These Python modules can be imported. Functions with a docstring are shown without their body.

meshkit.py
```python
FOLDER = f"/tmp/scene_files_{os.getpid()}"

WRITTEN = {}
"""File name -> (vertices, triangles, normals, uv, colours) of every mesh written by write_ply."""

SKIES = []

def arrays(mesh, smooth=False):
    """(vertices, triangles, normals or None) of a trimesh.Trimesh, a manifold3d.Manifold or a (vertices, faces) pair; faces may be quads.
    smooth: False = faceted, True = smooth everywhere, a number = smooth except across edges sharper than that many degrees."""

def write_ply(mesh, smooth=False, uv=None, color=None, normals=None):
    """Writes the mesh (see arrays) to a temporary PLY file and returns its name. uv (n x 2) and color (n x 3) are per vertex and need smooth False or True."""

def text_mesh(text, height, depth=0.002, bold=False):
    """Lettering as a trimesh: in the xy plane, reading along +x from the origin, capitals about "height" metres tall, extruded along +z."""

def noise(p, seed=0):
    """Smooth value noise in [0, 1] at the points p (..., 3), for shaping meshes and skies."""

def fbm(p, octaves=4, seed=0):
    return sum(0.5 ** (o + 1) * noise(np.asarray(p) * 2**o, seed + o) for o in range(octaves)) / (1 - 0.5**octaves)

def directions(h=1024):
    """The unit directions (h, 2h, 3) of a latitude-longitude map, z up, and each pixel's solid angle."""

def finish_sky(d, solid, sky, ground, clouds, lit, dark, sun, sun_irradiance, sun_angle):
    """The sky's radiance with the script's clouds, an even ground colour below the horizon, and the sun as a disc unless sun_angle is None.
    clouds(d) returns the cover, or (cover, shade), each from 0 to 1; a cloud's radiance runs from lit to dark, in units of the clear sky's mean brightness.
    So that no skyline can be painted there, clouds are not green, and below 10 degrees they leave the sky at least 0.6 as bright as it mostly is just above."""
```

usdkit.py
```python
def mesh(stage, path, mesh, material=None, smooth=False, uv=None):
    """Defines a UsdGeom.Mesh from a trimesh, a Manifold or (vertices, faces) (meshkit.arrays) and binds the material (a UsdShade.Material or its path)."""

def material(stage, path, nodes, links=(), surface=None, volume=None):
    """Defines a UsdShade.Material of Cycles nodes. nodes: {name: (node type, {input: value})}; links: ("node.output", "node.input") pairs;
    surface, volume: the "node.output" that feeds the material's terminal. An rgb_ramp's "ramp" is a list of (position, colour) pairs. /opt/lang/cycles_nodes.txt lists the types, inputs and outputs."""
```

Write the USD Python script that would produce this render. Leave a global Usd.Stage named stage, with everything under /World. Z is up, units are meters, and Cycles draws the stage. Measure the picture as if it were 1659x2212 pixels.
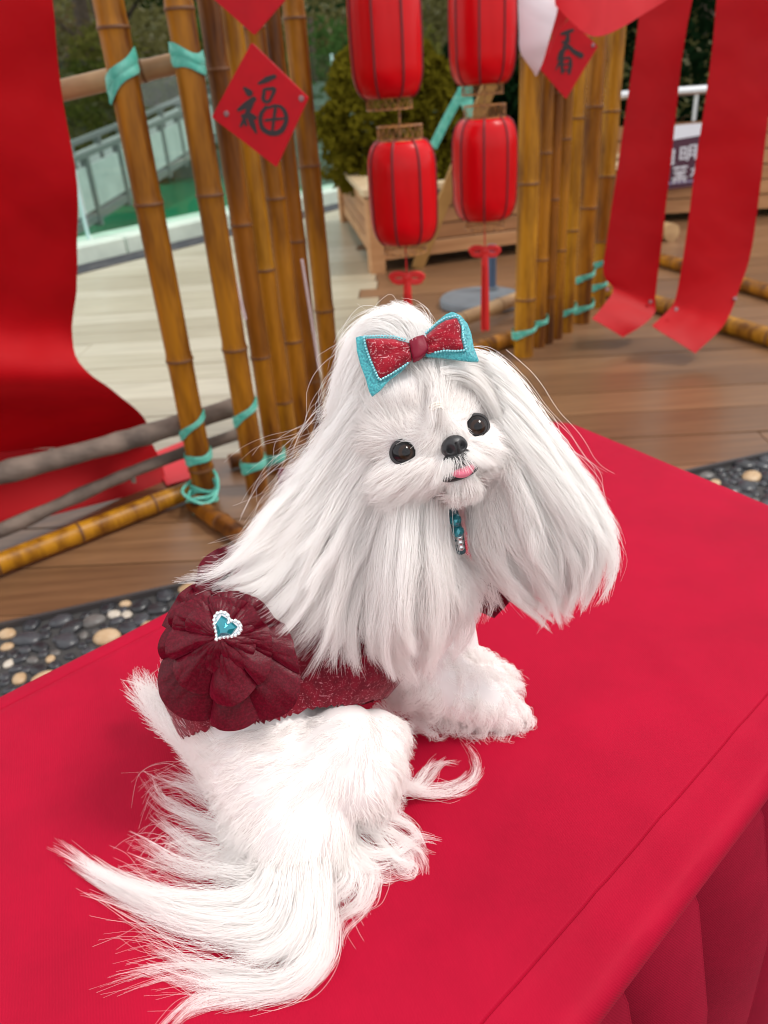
import math, random
import numpy as np
import trimesh
import manifold3d as m3
from shapely.geometry import Polygon, LineString, Point
from shapely.ops import unary_union
import usdkit, meshkit
from pxr import Usd, UsdGeom, UsdLux, UsdShade, Gf, Sdf, Vt

stage = Usd.Stage.CreateInMemory()
UsdGeom.SetStageUpAxis(stage, 'Z')
UsdGeom.SetStageMetersPerUnit(stage, 1.0)
UsdGeom.Xform.Define(stage, '/World')
UsdGeom.Scope.Define(stage, '/World/Looks')
rng = np.random.default_rng(7)
random.seed(7)
PI = math.pi

# ------------------------------------------------------------------ camera
# the lens was solved from the photograph's vanishing points: F in pixels of a 1659 x 2212 picture
F, CX, CY = 1659.0, 829.5, 1106.0
dn = np.array([221, 2994, 1659.0]); dn /= np.linalg.norm(dn)
yc = np.array([0, 0, 1.0]) - dn * dn[2]; yc /= np.linalg.norm(yc)
xc = np.cross(dn, yc); xc = xc if xc[0] > 0 else -xc
R = np.stack([xc, yc, -dn])                 # camera (right, down, forward) -> world
EYE = np.array([0, 0, 0.95])
RIGHT, DOWN, FWD = R[:, 0], R[:, 1], R[:, 2]
cam = UsdGeom.Camera.Define(stage, '/World/camera')
cm = np.eye(4); cm[0, :3], cm[1, :3], cm[2, :3], cm[3, :3] = RIGHT, -DOWN, -FWD, EYE
cam.AddTransformOp().Set(Gf.Matrix4d(*[float(a) for a in cm.ravel()]))
cam.CreateHorizontalApertureAttr(36.0); cam.CreateVerticalApertureAttr(48.0); cam.CreateFocalLengthAttr(36.0)
cam.CreateFStopAttr(12.0); cam.CreateFocusDistanceAttr(0.475)
cam.CreateClippingRangeAttr(Gf.Vec2f(0.02, 3000))
cam.CreateExposureAttr(0.46)

def P(px, py, y):
    """the point seen at that pixel whose distance ahead of the camera (world y) is y"""
    d = R @ np.array([(px - CX) / F, (py - CY) / F, 1.0]); return EYE + d * (y / d[1])
def G(px, py, z=0.0):
    """the point seen at that pixel at height z"""
    d = R @ np.array([(px - CX) / F, (py - CY) / F, 1.0]); return EYE + d * ((z - EYE[2]) / d[2])
def on_plane(px, py, p0, n):
    d = R @ np.array([(px - CX) / F, (py - CY) / F, 1.0]); return EYE + d * (((p0 - EYE) @ n) / (d @ n))
def depth(p): return float((np.asarray(p) - EYE) @ FWD)
def proj(p):
    c = (np.asarray(p, float) - EYE) @ R; return np.stack([CX + F * c[..., 0] / c[..., 2], CY + F * c[..., 1] / c[..., 2]], -1)

# ------------------------------------------------------------------ sky and sun (overcast)
SUN_EL, SUN_AZ = math.radians(56), math.radians(100)       # azimuth: atan2(x, y) of the direction towards the sun
dome = UsdLux.DomeLight.Define(stage, '/World/sky')
sky_m = usdkit.material(stage, '/World/Looks/sky_overcast', {
    's': ('sky_texture', {'sky_type': 'single_scattering', 'sun_disc': False, 'sun_elevation': SUN_EL, 'sun_rotation': SUN_AZ, 'air_density': 1.0, 'aerosol_density': 2.0}),
    'tc': ('texture_coordinate', {}),
    'mp': ('mapping', {'scale': (1.0, 1.0, 2.2)}),
    'n': ('noise_texture', {'scale': 2.2, 'detail': 5.0, 'roughness': 0.55}),
    'r': ('rgb_ramp', {'ramp': [(0.25, (6.8, 6.9, 7.1)), (0.5, (9.0, 9.0, 9.0)), (0.75, (11.0, 10.9, 10.7))]}),
    'mx': ('mix_color', {'fac': 0.88, 'use_clamp': False}),
    'bg': ('background_shader', {'strength': 0.105})},
    [('tc.generated', 'mp.vector'), ('mp.vector', 'n.vector'), ('n.fac', 'r.fac'), ('s.color', 'mx.a'), ('r.color', 'mx.b'), ('mx.result', 'bg.color')], surface='bg.background')
UsdShade.MaterialBindingAPI.Apply(dome.GetPrim()).Bind(sky_m)
for k, v in (('kind', 'structure'), ('label', 'bright overcast sky over the pond and the deck')): dome.GetPrim().SetCustomDataByKey(k, v)
sun = UsdLux.DistantLight.Define(stage, '/World/sun')
sun.CreateIntensityAttr(0.4); sun.CreateAngleAttr(14.0); sun.CreateNormalizeAttr(True); sun.CreateColorAttr(Gf.Vec3f(1.0, 0.96, 0.9))
sd = np.array([math.cos(SUN_EL) * math.sin(SUN_AZ), math.cos(SUN_EL) * math.cos(SUN_AZ), math.sin(SUN_EL)])
sx_ = np.cross([0, 0, 1.0], sd); sx_ /= np.linalg.norm(sx_)
sm = np.eye(4); sm[0, :3], sm[1, :3], sm[2, :3] = sx_, np.cross(sd, sx_), sd
sun.AddTransformOp().Set(Gf.Matrix4d(*[float(a) for a in sm.ravel()]))

# ------------------------------------------------------------------ helpers: names, things, materials, meshes
used = {}
def numbered(parent, name):
    k = (parent, name); n = used.get(k, 0); used[k] = n + 1
    return name if n == 0 else f'{name}_{n:03d}'
def tag(prim, label=None, cat=None, group=None, kind=None):
    for k, v in (('label', label), ('category', cat), ('group', group), ('kind', kind)):
        if v: prim.SetCustomDataByKey(k, v)
    return prim
def thing(name, label, cat=None, loc=(0, 0, 0), group=None, kind=None):
    x = UsdGeom.Xform.Define(stage, '/World/' + numbered('/World', name))
    x.AddTranslateOp().Set(Gf.Vec3d(*map(float, loc)))
    p = x.GetPrim(); tag(p, label, cat, group, kind); BASE[str(p.GetPath())] = np.array(loc, float)
    return p
BASE = {'/World': np.zeros(3)}
def arr(m):
    if hasattr(m, 'to_mesh'):
        q = m.to_mesh(); return np.array(q.vert_properties[:, :3], float), np.array(q.tri_verts, int)
    if isinstance(m, tuple):
        v, f = np.asarray(m[0], float), np.asarray(m[1], int)
        if f.shape[1] == 4: f = np.vstack([f[:, [0, 1, 2]], f[:, [0, 2, 3]]])
        return v, f
    return np.array(m.vertices, float), np.array(m.faces, int)
def off(parent):
    p = str(parent.GetPath()) if parent is not None else '/World'
    return p, BASE.get(p, BASE.get(p.rsplit('/', 1)[0], np.zeros(3)))
def obj(name, mesh, m, parent=None, smooth=False, label=None, cat=None, group=None, kind=None):
    """one Mesh prim at world coordinates, under parent (a thing or a part) or under /World"""
    p, o = off(parent)
    v, f = arr(mesh)
    path = p + '/' + numbered(p, name)
    pr = usdkit.mesh(stage, path, trimesh.Trimesh(v - o, f, process=False), m, smooth=smooth).GetPrim()
    BASE[path] = o
    return tag(pr, label, cat, group, kind)
def cat_(ms):
    vs, fs, n = [], [], 0
    for m in ms:
        v, f = arr(m); vs.append(v); fs.append(f + n); n += len(v)
    return np.vstack(vs), np.vstack(fs)
def M(name, col, rough=0.5, spec=0.5, noise=None, bump=None, stretch=(1, 1, 1), rot=(0, 0, 0), extra=None, detail=4.0):
    """principled material; noise = (scale, colour b, contrast low, high); bump = (scale, strength, distance)"""
    nodes = {'p': ('principled_bsdf', {'base_color': col, 'roughness': rough, 'specular_ior_level': spec, **(extra or {})})}
    links = []
    if noise or bump:
        nodes['tc'] = ('texture_coordinate', {}); nodes['mp'] = ('mapping', {'scale': stretch, 'rotation': rot}); links.append(('tc.object', 'mp.vector'))
    if noise:
        sc, cb, lo, hi = noise
        nodes['n'] = ('noise_texture', {'scale': sc, 'detail': detail, 'roughness': 0.6})
        nodes['r'] = ('rgb_ramp', {'ramp': [(lo, col), (hi, cb)]})
        links += [('mp.vector', 'n.vector'), ('n.fac', 'r.fac'), ('r.color', 'p.base_color')]
    if bump:
        sc, st, di = bump
        nodes['bn'] = ('noise_texture', {'scale': sc, 'detail': 4.0}); nodes['b'] = ('bump', {'strength': st, 'distance': di})
        links += [('mp.vector', 'bn.vector'), ('bn.fac', 'b.height'), ('b.normal', 'p.normal')]
    return usdkit.material(stage, '/World/Looks/' + name, nodes, links, surface='p.BSDF')

def frame_of(t, hint=(0.13, 0.31, 0.94)):
    t = np.asarray(t, float); t = t / (np.linalg.norm(t) + 1e-12)
    a = np.cross(t, hint); a /= np.linalg.norm(a) + 1e-12
    return a, np.cross(t, a)
def tube(pts, rad, sides=12, caps=True, flat=1.0, hint=(0.13, 0.31, 0.94)):
    p = np.asarray(pts, float); n = len(p); rad = np.broadcast_to(np.asarray(rad, float), (n,))
    t = np.gradient(p, axis=0); ang = np.arange(sides) * 2 * PI / sides; v = []
    a, b = frame_of(t[0], hint)
    for i in range(n):
        tt = t[i] / (np.linalg.norm(t[i]) + 1e-12)
        a = a - tt * (a @ tt); a /= np.linalg.norm(a) + 1e-12; b = np.cross(tt, a)
        v.append(p[i] + rad[i] * (np.cos(ang)[:, None] * a + flat * np.sin(ang)[:, None] * b))
    v = np.vstack(v); f = []
    for i in range(n - 1):
        for j in range(sides):
            k = (j + 1) % sides
            f += [[i * sides + j, i * sides + k, (i + 1) * sides + k], [i * sides + j, (i + 1) * sides + k, (i + 1) * sides + j]]
    if caps:
        v = np.vstack([v, p[0], p[-1]]); c0, c1 = n * sides, n * sides + 1
        for j in range(sides):
            k = (j + 1) % sides
            f += [[c0, k, j], [c1, (n - 1) * sides + j, (n - 1) * sides + k]]
    return v, np.array(f)
def bx(c, s, ax=None, bevel=0.0):
    """box with centre c, size s and axes ax (rows)"""
    if bevel > 0:
        h = np.array(s) / 2; q = []
        for sx in (-1, 1):
            for sy in (-1, 1):
                for sz in (-1, 1):
                    k = np.array([sx, sy, sz])
                    for d in range(3):
                        e = h - bevel; e[d] = h[d]; q.append(k * e)
        m = trimesh.convex.convex_hull(np.array(q))
        v, f = np.array(m.vertices), np.array(m.faces)
    else:
        m = trimesh.creation.box(s); v, f = np.array(m.vertices), np.array(m.faces)
    return (v @ np.asarray(ax) if ax is not None else v) + np.asarray(c), f
def grid_mesh(pts, thick=0.0, n=None):
    """a sheet from an (a, b, 3) array of points, with an even thickness along its normals"""
    a, b = pts.shape[:2]; v = pts.reshape(-1, 3)
    i, j = np.meshgrid(np.arange(a - 1), np.arange(b - 1), indexing='ij')
    q = np.stack([i * b + j, i * b + j + 1, (i + 1) * b + j + 1, (i + 1) * b + j], -1).reshape(-1, 4)
    if thick == 0: return v, np.vstack([q[:, [0, 1, 2]], q[:, [0, 2, 3]]])
    du, dv = np.gradient(pts, axis=0), np.gradient(pts, axis=1)
    nn = np.cross(du, dv); nn /= np.linalg.norm(nn, axis=-1, keepdims=True) + 1e-12
    w = (pts - nn * thick).reshape(-1, 3); m = a * b
    f = [q, q[:, ::-1] + m]
    rim = [k for k in range(b)] + [k * b + b - 1 for k in range(1, a)] + [(a - 1) * b + k for k in range(b - 2, -1, -1)] + [k * b for k in range(a - 2, 0, -1)]
    rim = np.array(rim); nx = np.roll(rim, -1)
    f.append(np.stack([rim, rim + m, nx + m, nx], -1))
    f = np.vstack(f)
    return np.vstack([v, w]), np.vstack([f[:, [0, 1, 2]], f[:, [0, 2, 3]]])
def spline(pts, k):
    """Catmull-Rom through the points, k samples evenly in arc length"""
    p = np.asarray(pts, float); q = np.vstack([2 * p[0] - p[1], p, 2 * p[-1] - p[-2]]); out = []
    for i in range(1, len(q) - 2):
        for t in np.linspace(0, 1, 10, endpoint=False):
            a, b, c, d = q[i - 1:i + 3]
            out.append(0.5 * (2 * b + (c - a) * t + (2 * a - 5 * b + 4 * c - d) * t * t + (3 * b - 3 * c + d - a) * t ** 3))
    out.append(p[-1]); out = np.array(out)
    s = np.concatenate([[0], np.cumsum(np.linalg.norm(np.diff(out, axis=0), axis=1))])
    x = np.linspace(0, s[-1], k)
    return np.stack([np.interp(x, s, out[:, d]) for d in range(out.shape[1])], 1)
def extrude_on(poly, p0, ux, uy, un, h):
    """a shapely polygon in (ux, uy) coordinates, extruded along un by h from p0"""
    out = []
    for g in getattr(poly, 'geoms', [poly]):
        if g.is_empty or g.area < 1e-12: continue
        m = trimesh.creation.extrude_polygon(g, h, engine='earcut')
        v = np.array(m.vertices); out.append((p0 + v[:, :1] * ux + v[:, 1:2] * uy + v[:, 2:] * un, np.array(m.faces)))
    return cat_(out)
def fbm(p, sc, seed=0): return meshkit.fbm(np.asarray(p) * sc, 4, seed) - 0.5

# ------------------------------------------------------------------ materials
bam = [M('bamboo_gold', (0.36, 0.138, 0.006), 0.40, 0.28, (6, (0.10, 0.028, 0.002), 0.38, 0.62), (60, 0.15, 0.002), stretch=(3, 3, 0.45)),
       M('bamboo_brown', (0.25, 0.083, 0.004), 0.42, 0.28, (5, (0.055, 0.015, 0.002), 0.38, 0.62), (60, 0.15, 0.002), stretch=(3, 3, 0.45)),
       M('bamboo_yellow', (0.42, 0.185, 0.008), 0.40, 0.28, (7, (0.15, 0.050, 0.003), 0.40, 0.64), (60, 0.15, 0.002), stretch=(3, 3, 0.45))]
bam_node = M('bamboo_joint', (0.13, 0.047, 0.010), 0.6)
bam_pale = M('bamboo_pale', (0.46, 0.29, 0.14), 0.5, 0.4, (5, (0.27, 0.14, 0.06), 0.4, 0.7))
bark = M('grey_bark', (0.21, 0.16, 0.13), 0.85, 0.2, (9, (0.09, 0.07, 0.06), 0.35, 0.65), (35, 0.8, 0.006), stretch=(1, 1, 1))
tie_m = M('turquoise_plastic', (0.07, 0.40, 0.31), 0.35, 0.5, (40, (0.16, 0.52, 0.42), 0.4, 0.65))
red_cloth = M('red_satin', (0.45, 0.001, 0.005), 0.52, 0.16, (3, (0.37, 0.001, 0.005), 0.3, 0.7), (90, 0.05, 0.001))
red_light = M('red_satin_underside', (0.66, 0.022, 0.032), 0.5, 0.3)
white_under = M('white_satin_backing', (0.80, 0.74, 0.78), 0.5, 0.3)
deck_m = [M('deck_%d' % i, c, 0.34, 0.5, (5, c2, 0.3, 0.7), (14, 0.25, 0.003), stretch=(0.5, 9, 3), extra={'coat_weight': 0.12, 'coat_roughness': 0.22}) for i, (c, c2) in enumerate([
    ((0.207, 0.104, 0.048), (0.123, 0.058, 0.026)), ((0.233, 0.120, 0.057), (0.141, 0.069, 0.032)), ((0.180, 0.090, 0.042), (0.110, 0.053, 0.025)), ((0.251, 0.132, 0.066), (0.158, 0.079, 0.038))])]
deck_sheen = [M('deck_sky_sheen_%d' % i, c, 0.30, 0.5, (5, c2, 0.3, 0.7), (14, 0.25, 0.003), stretch=(0.5, 9, 3), extra={'coat_weight': 0.3, 'coat_roughness': 0.2}) for i, (c, c2) in enumerate([
    ((0.50, 0.44, 0.32), (0.34, 0.29, 0.20)), ((0.55, 0.49, 0.37), (0.38, 0.33, 0.24)), ((0.44, 0.38, 0.27), (0.30, 0.25, 0.17))])]  # pale plank tones: bright sky reflection painted into the base colour
dark_m = M('dark_gap', (0.02, 0.018, 0.018), 0.9)
peb_m = [M('pebble_%d' % i, c, r, 0.5, (30, c2, 0.35, 0.7)) for i, (c, c2, r) in enumerate([
    ((0.022, 0.024, 0.028), (0.04, 0.043, 0.05), 0.33), ((0.035, 0.037, 0.043), (0.06, 0.062, 0.07), 0.36), ((0.016, 0.017, 0.02), (0.03, 0.03, 0.033), 0.3),
    ((0.42, 0.27, 0.14), (0.55, 0.40, 0.25), 0.5), ((0.48, 0.42, 0.34), (0.6, 0.55, 0.47), 0.5), ((0.09, 0.085, 0.08), (0.16, 0.15, 0.14), 0.4)])]
wood_m = [M('planter_wood_%d' % i, c, 0.55, 0.4, (4, c2, 0.35, 0.7), (30, 0.2, 0.003), stretch=(0.6, 0.6, 6)) for i, (c, c2) in enumerate([
    ((0.42, 0.205, 0.085), (0.30, 0.13, 0.05)), ((0.47, 0.24, 0.105), (0.34, 0.155, 0.06)), ((0.37, 0.17, 0.068), (0.25, 0.105, 0.04))])]
rim_m = M('planter_rim_pale', (0.52, 0.40, 0.25), 0.5, 0.4, (6, (0.42, 0.29, 0.16), 0.4, 0.7))
steel_m = M('grey_painted_steel', (0.17, 0.19, 0.21), 0.42, 0.5, (12, (0.13, 0.145, 0.16), 0.4, 0.7))
post_m = M('blue_grey_steel_tube', (0.055, 0.085, 0.14), 0.35)
concrete_m = M('pale_concrete', (0.55, 0.63, 0.55), 0.8, 0.3, (6, (0.45, 0.52, 0.46), 0.35, 0.7))
metal_m = M('bright_metal', (0.75, 0.76, 0.78), 0.3, extra={'metallic': 1.0}); pin_m = M('eyelet_metal', (0.30, 0.16, 0.17), 0.45, extra={'metallic': 0.8})
ink_m = M('black_ink', (0.018, 0.012, 0.014), 0.5)
plaque_m = M('red_paper_board', (0.52, 0.002, 0.010), 0.5, 0.25, (20, (0.46, 0.002, 0.010), 0.4, 0.7))
leaf_m = {}
def leaf(name, c, t=0.35):
    leaf_m[name] = usdkit.material(stage, '/World/Looks/leaf_' + name, {
        'g': ('geometry', {}), 'h': ('hsv', {'color': c}), 'mr': ('map_range', {'from_min': 0.0, 'from_max': 1.0, 'to_min': 0.55, 'to_max': 1.5}),
        'd': ('diffuse_bsdf', {}), 't': ('translucent_bsdf', {}), 'mx': ('mix_closure', {'fac': t})},
        [('g.random_per_island', 'mr.value'), ('mr.result', 'h.value'), ('h.color', 'd.color'), ('h.color', 't.color'), ('d.BSDF', 'mx.closure1'), ('t.BSDF', 'mx.closure2')], surface='mx.closure')
    return leaf_m[name]
leaf('olive', (0.17, 0.17, 0.04)); leaf('gold', (0.23, 0.19, 0.016)); leaf('green', (0.085, 0.17, 0.045)); leaf('dark', (0.016, 0.045, 0.016)); leaf('deep', (0.05, 0.11, 0.04)); leaf('brown', (0.25, 0.18, 0.09)); leaf('blossom', (0.30, 0.22, 0.22))

# ------------------------------------------------------------------ ground, pond, far bank
ground_m = M('bank_grass', (0.06, 0.07, 0.03), 0.9, 0.2, (0.6, (0.13, 0.115, 0.06), 0.35, 0.65))
under_m = M('deck_bed', (0.03, 0.025, 0.022), 0.9)
water_m = usdkit.material(stage, '/World/Looks/pond_water', {
    'tc': ('texture_coordinate', {}), 'mp': ('mapping', {'scale': (1, 1.6, 1)}), 'n': ('noise_texture', {'scale': 1.3, 'detail': 3.0}),
    'b': ('bump', {'strength': 0.25, 'distance': 0.03}), 'p': ('principled_bsdf', {'base_color': (0.012, 0.20, 0.095), 'roughness': 0.22, 'ior': 1.33, 'specular_ior_level': 0.18})},
    [('tc.object', 'mp.vector'), ('mp.vector', 'n.vector'), ('n.fac', 'b.height'), ('b.normal', 'p.normal')], surface='p.BSDF')
WZ = -1.15
obj('pond_water', (np.array([[-60, 5, WZ], [60, 5, WZ], [60, 60, WZ], [-60, 60, WZ]], float), np.array([[0, 1, 2], [0, 2, 3]])), water_m, label='green pond water beyond the glass balustrade', kind='structure')
# terrain: one sheet, sunk under the pond and the deck, rising into the wooded bank, out to the horizon
gx = np.concatenate([np.linspace(-400, -60, 10), np.linspace(-50, 50, 51), np.linspace(60, 400, 10)])
gy = np.concatenate([np.linspace(-300, -8, 8), np.linspace(-6, 90, 65), np.linspace(100, 900, 10)])
XX, YY = np.meshgrid(gx, gy, indexing='ij')
_k0, _k1 = G(170, 590), G(500, 508); _kd = (_k1 - _k0)[:2] / np.linalg.norm((_k1 - _k0)[:2]); KL, KN = _k0[:2], np.array([_kd[1], -_kd[0]])
def bank(x, y):
    w = 26 + 3.5 * np.sin(x * 0.13 + 1) - 5.5 * np.clip((x + 6) / 10, 0, 1.8)
    r = np.clip((y - w) / 3, 0, 1); rise = np.clip(y - w - 2, 0, 60)
    far = -2.6 + r * 2.0 + rise * 0.26 + 1.2 * (meshkit.fbm(np.stack([x, y, 0 * x], -1) * 0.07, 3, 3) - 0.5) * r
    dk = (x - KL[0]) * KN[0] + (y - KL[1]) * KN[1]; near = np.where((dk > 1.0) & (y < 40), -0.36, -2.6)
    return np.where((y > w) & (near < -1), far, np.minimum(near, -0.36))
ZZ = bank(XX, YY)
tv, tf = grid_mesh(np.stack([XX, YY, ZZ], -1))
obj('terrain', (tv, tf), ground_m, smooth=True, label='grassy ground and wooded bank rising beyond the pond', kind='structure')

# ------------------------------------------------------------------ deck of planks, pebble strip, kerb
deck = thing('deck', 'brown timber deck of wide planks round the bamboo frames', kind='structure')
pa, pb = G(0, 1345), G(1659, 975)
pdir = (pb - pa)[:2]; pdir /= np.linalg.norm(pdir); pn = np.array([-pdir[1], pdir[0]])
def half(p0, d, n, far=30):
    a = p0[:2] - d * far; b = p0[:2] + d * far; return Polygon([a, b, b + n * far, a + n * far])
k0, k1 = G(170, 590), G(500, 508)
kd = (k1 - k0)[:2]; kd /= np.linalg.norm(kd); kn = np.array([kd[1], -kd[0]])      # kn: towards the deck
view = Polygon([(-1.5, 0.8), (-3.3, 5.2), (-4.8, 8.4), (5.4, 8.4), (4.2, 5.5), (2.0, 1.9), (1.4, 1.2)])
region = half(pa, pdir, pn).intersection(half(k0, kd, kn)).intersection(view)
obj('bed', extrude_on(half(k0 + np.append(kn * 0.02, 0), kd, kn).intersection(Polygon([(-6, -2), (7, -2), (7, 10), (-6, 10)])), np.array([0, 0, -0.23]), np.array([1, 0, 0.]), np.array([0, 1, 0.]), np.array([0, 0, 1.]), 0.19), under_m, deck)
th = math.radians(-3.2); ux, uy = np.array([math.cos(th), math.sin(th)]), np.array([-math.sin(th), math.cos(th)])
PW, GAP = 0.192, 0.005
prng = np.random.default_rng(21)
for r in range(0, 42):
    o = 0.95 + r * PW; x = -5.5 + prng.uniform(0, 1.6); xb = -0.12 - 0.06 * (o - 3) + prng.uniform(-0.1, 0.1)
    while x < 6.5:
        L = prng.uniform(1.5, 2.6); x2 = x + L
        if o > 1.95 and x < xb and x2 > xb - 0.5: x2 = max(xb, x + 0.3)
        q = [(x, o), (x2 - GAP, o), (x2 - GAP, o + PW - GAP), (x, o + PW - GAP)]
        poly = Polygon([ux * a + uy * b for a, b in q]).intersection(region)
        mm = deck_sheen[prng.integers(3)] if (o > 1.95 and x2 <= xb + 0.02) else deck_m[prng.integers(4)]; x = x2  # planks left of xb get the painted sky-reflection tone
        for g in getattr(poly, 'geoms', [poly]):
            if g.is_empty or g.area < 2e-3: continue
            m = trimesh.creation.extrude_polygon(g, 0.026, engine='earcut'); v = np.array(m.vertices); v[:, 2] -= 0.026 + prng.uniform(0, 0.0025)
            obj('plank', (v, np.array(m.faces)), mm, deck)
strip = thing('pebble_strip', 'strip of polished black and tan pebbles set in the deck beside the table', kind='structure')
obj('mortar', extrude_on(half(pa, pdir, -pn, 6).intersection(Polygon([(-3, -1), (-3, 3), (4, 4), (4, -1)])), np.array([0, 0, -0.06]), np.array([1, 0, 0.]), np.array([0, 1, 0.]), np.array([0, 0, 1.]), 0.048), M('dark_mortar', (0.045, 0.043, 0.042), 0.8), strip)
# pebbles: relaxed random packing inside the part of the strip that shows
obj('edging', bx(np.append((pa + pb)[:2] / 2 - pn * 0.008, -0.02), (6, 0.010, 0.046), np.array([[*pdir, 0], [*pn, 0], [0, 0, 1]])), M('edging_metal', (0.05, 0.045, 0.045), 0.5), strip)
def pebble(c, r, rot, seed):
    m = trimesh.creation.icosphere(1 if r < 0.016 else 2, 1.0); v = np.array(m.vertices)
    v = v * (1 + 0.22 * fbm(v, 0.9, seed)[:, None] * 2) * np.array([r * 1.18, r * 0.92, r * 0.5])
    return v @ np.array([[math.cos(rot), math.sin(rot), 0], [-math.sin(rot), math.cos(rot), 0], [0, 0, 1]]) + c, np.array(m.faces)
pts = []
brng = np.random.default_rng(5)
areas = [Polygon([G(-15, 1340)[:2], G(400, 1265)[:2], G(400, 1330)[:2], G(200, 1430)[:2], G(-15, 1520)[:2]]), Polygon([G(1450, 1010)[:2], G(1672, 955)[:2], G(1672, 1100)[:2], G(1560, 1060)[:2]])]
stripr = half(pa - np.append(pn * 0.021, 0), pdir, -pn)
for A in areas:
    A = A.buffer(0.015).intersection(stripr); x0, y0, x1, y1 = A.bounds
    for _ in range(9000):
        p = np.array([brng.uniform(x0, x1), brng.uniform(y0, y1)]); r = brng.choice([brng.uniform(0.017, 0.027), brng.uniform(0.010, 0.016)], p=[0.62, 0.38])
        from shapely.geometry import Point
        if not A.contains(Point(*p)) or any(np.hypot(*(p - q)) < (r + s) * 0.88 for q, s in pts): continue
        pts.append((p, r))
near_ = unary_union([A.buffer(0.03) for A in areas]); fill = []; frn = np.random.default_rng(6)
wide = half(pa - np.append(pn * 0.02, 0), pdir, -pn, 0.36).intersection(Polygon([(-2.2, 0.2), (-2.2, 1.4), (2.4, 2.6), (2.4, 1.0)]))
for gx_ in np.arange(-2.2, 2.4, 0.043):
    for gy_ in np.arange(0.3, 2.5, 0.043):
        q = np.array([gx_, gy_]) + frn.uniform(-0.009, 0.009, 2)
        if wide.contains(Point(*q)) and not near_.contains(Point(*q)): fill.append(pebble(np.append(q, -0.010), frn.uniform(0.015, 0.022), frn.uniform(0, PI), len(fill)))
obj('pebble_fill', cat_(fill), peb_m[1], strip, smooth=True, kind='stuff')
for i, (p, r) in enumerate(pts[:295]):
    k = brng.choice(6, p=[0.30, 0.28, 0.22, 0.08, 0.04, 0.08])
    obj('pebble', pebble(np.append(p, -0.012 + r * 0.12), r, brng.uniform(0, PI), i), peb_m[k], strip, smooth=True)

# ------------------------------------------------------------------ kerb, glass balustrade, footbridge, quay
K0 = k0 - np.append(kn * 0.22, 0); kd3, kn3, zz = np.append(kd, 0), np.append(kn, 0), np.array([0, 0, 1.0])
kerb = thing('kerb', 'pale concrete kerb carrying the glass balustrade at the deck edge', kind='structure')
for i in range(9):
    c = K0 + kd3 * (-2.4 + i * 1.5 + 0.75) - kn3 * 0.22 + zz * 0.02
    obj('kerb_block', bx(c, (1.49, 0.40, 0.20), np.array([kd3, kn3, zz]), 0.012), concrete_m, kerb)
drain = thing('drain_channel', 'dark drain channel between the deck and the pale kerb', kind='structure')
obj('channel', bx(K0 + kd3 * 4 + kn3 * 0.12 - zz * 0.02, (14, 0.26, 0.05), np.array([kd3, kn3, zz])), M('drain_dark', (0.035, 0.035, 0.045), 0.7, 0.3, (9, (0.10, 0.09, 0.09), 0.5, 0.7)), drain)
glass_m = usdkit.material(stage, '/World/Looks/clear_glass', {'t': ('transparent_bsdf', {'color': (0.86, 0.95, 0.91)}), 'g': ('glossy_bsdf', {'roughness': 0.02, 'color': (0.9, 0.9, 0.9)}), 'm': ('mix_closure', {'fac': 0.05})},
    [('t.BSDF', 'm.closure1'), ('g.BSDF', 'm.closure2')], surface='m.closure')
edge_m = M('glass_edge_green', (0.42, 0.60, 0.60), 0.15, 0.5)
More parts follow.
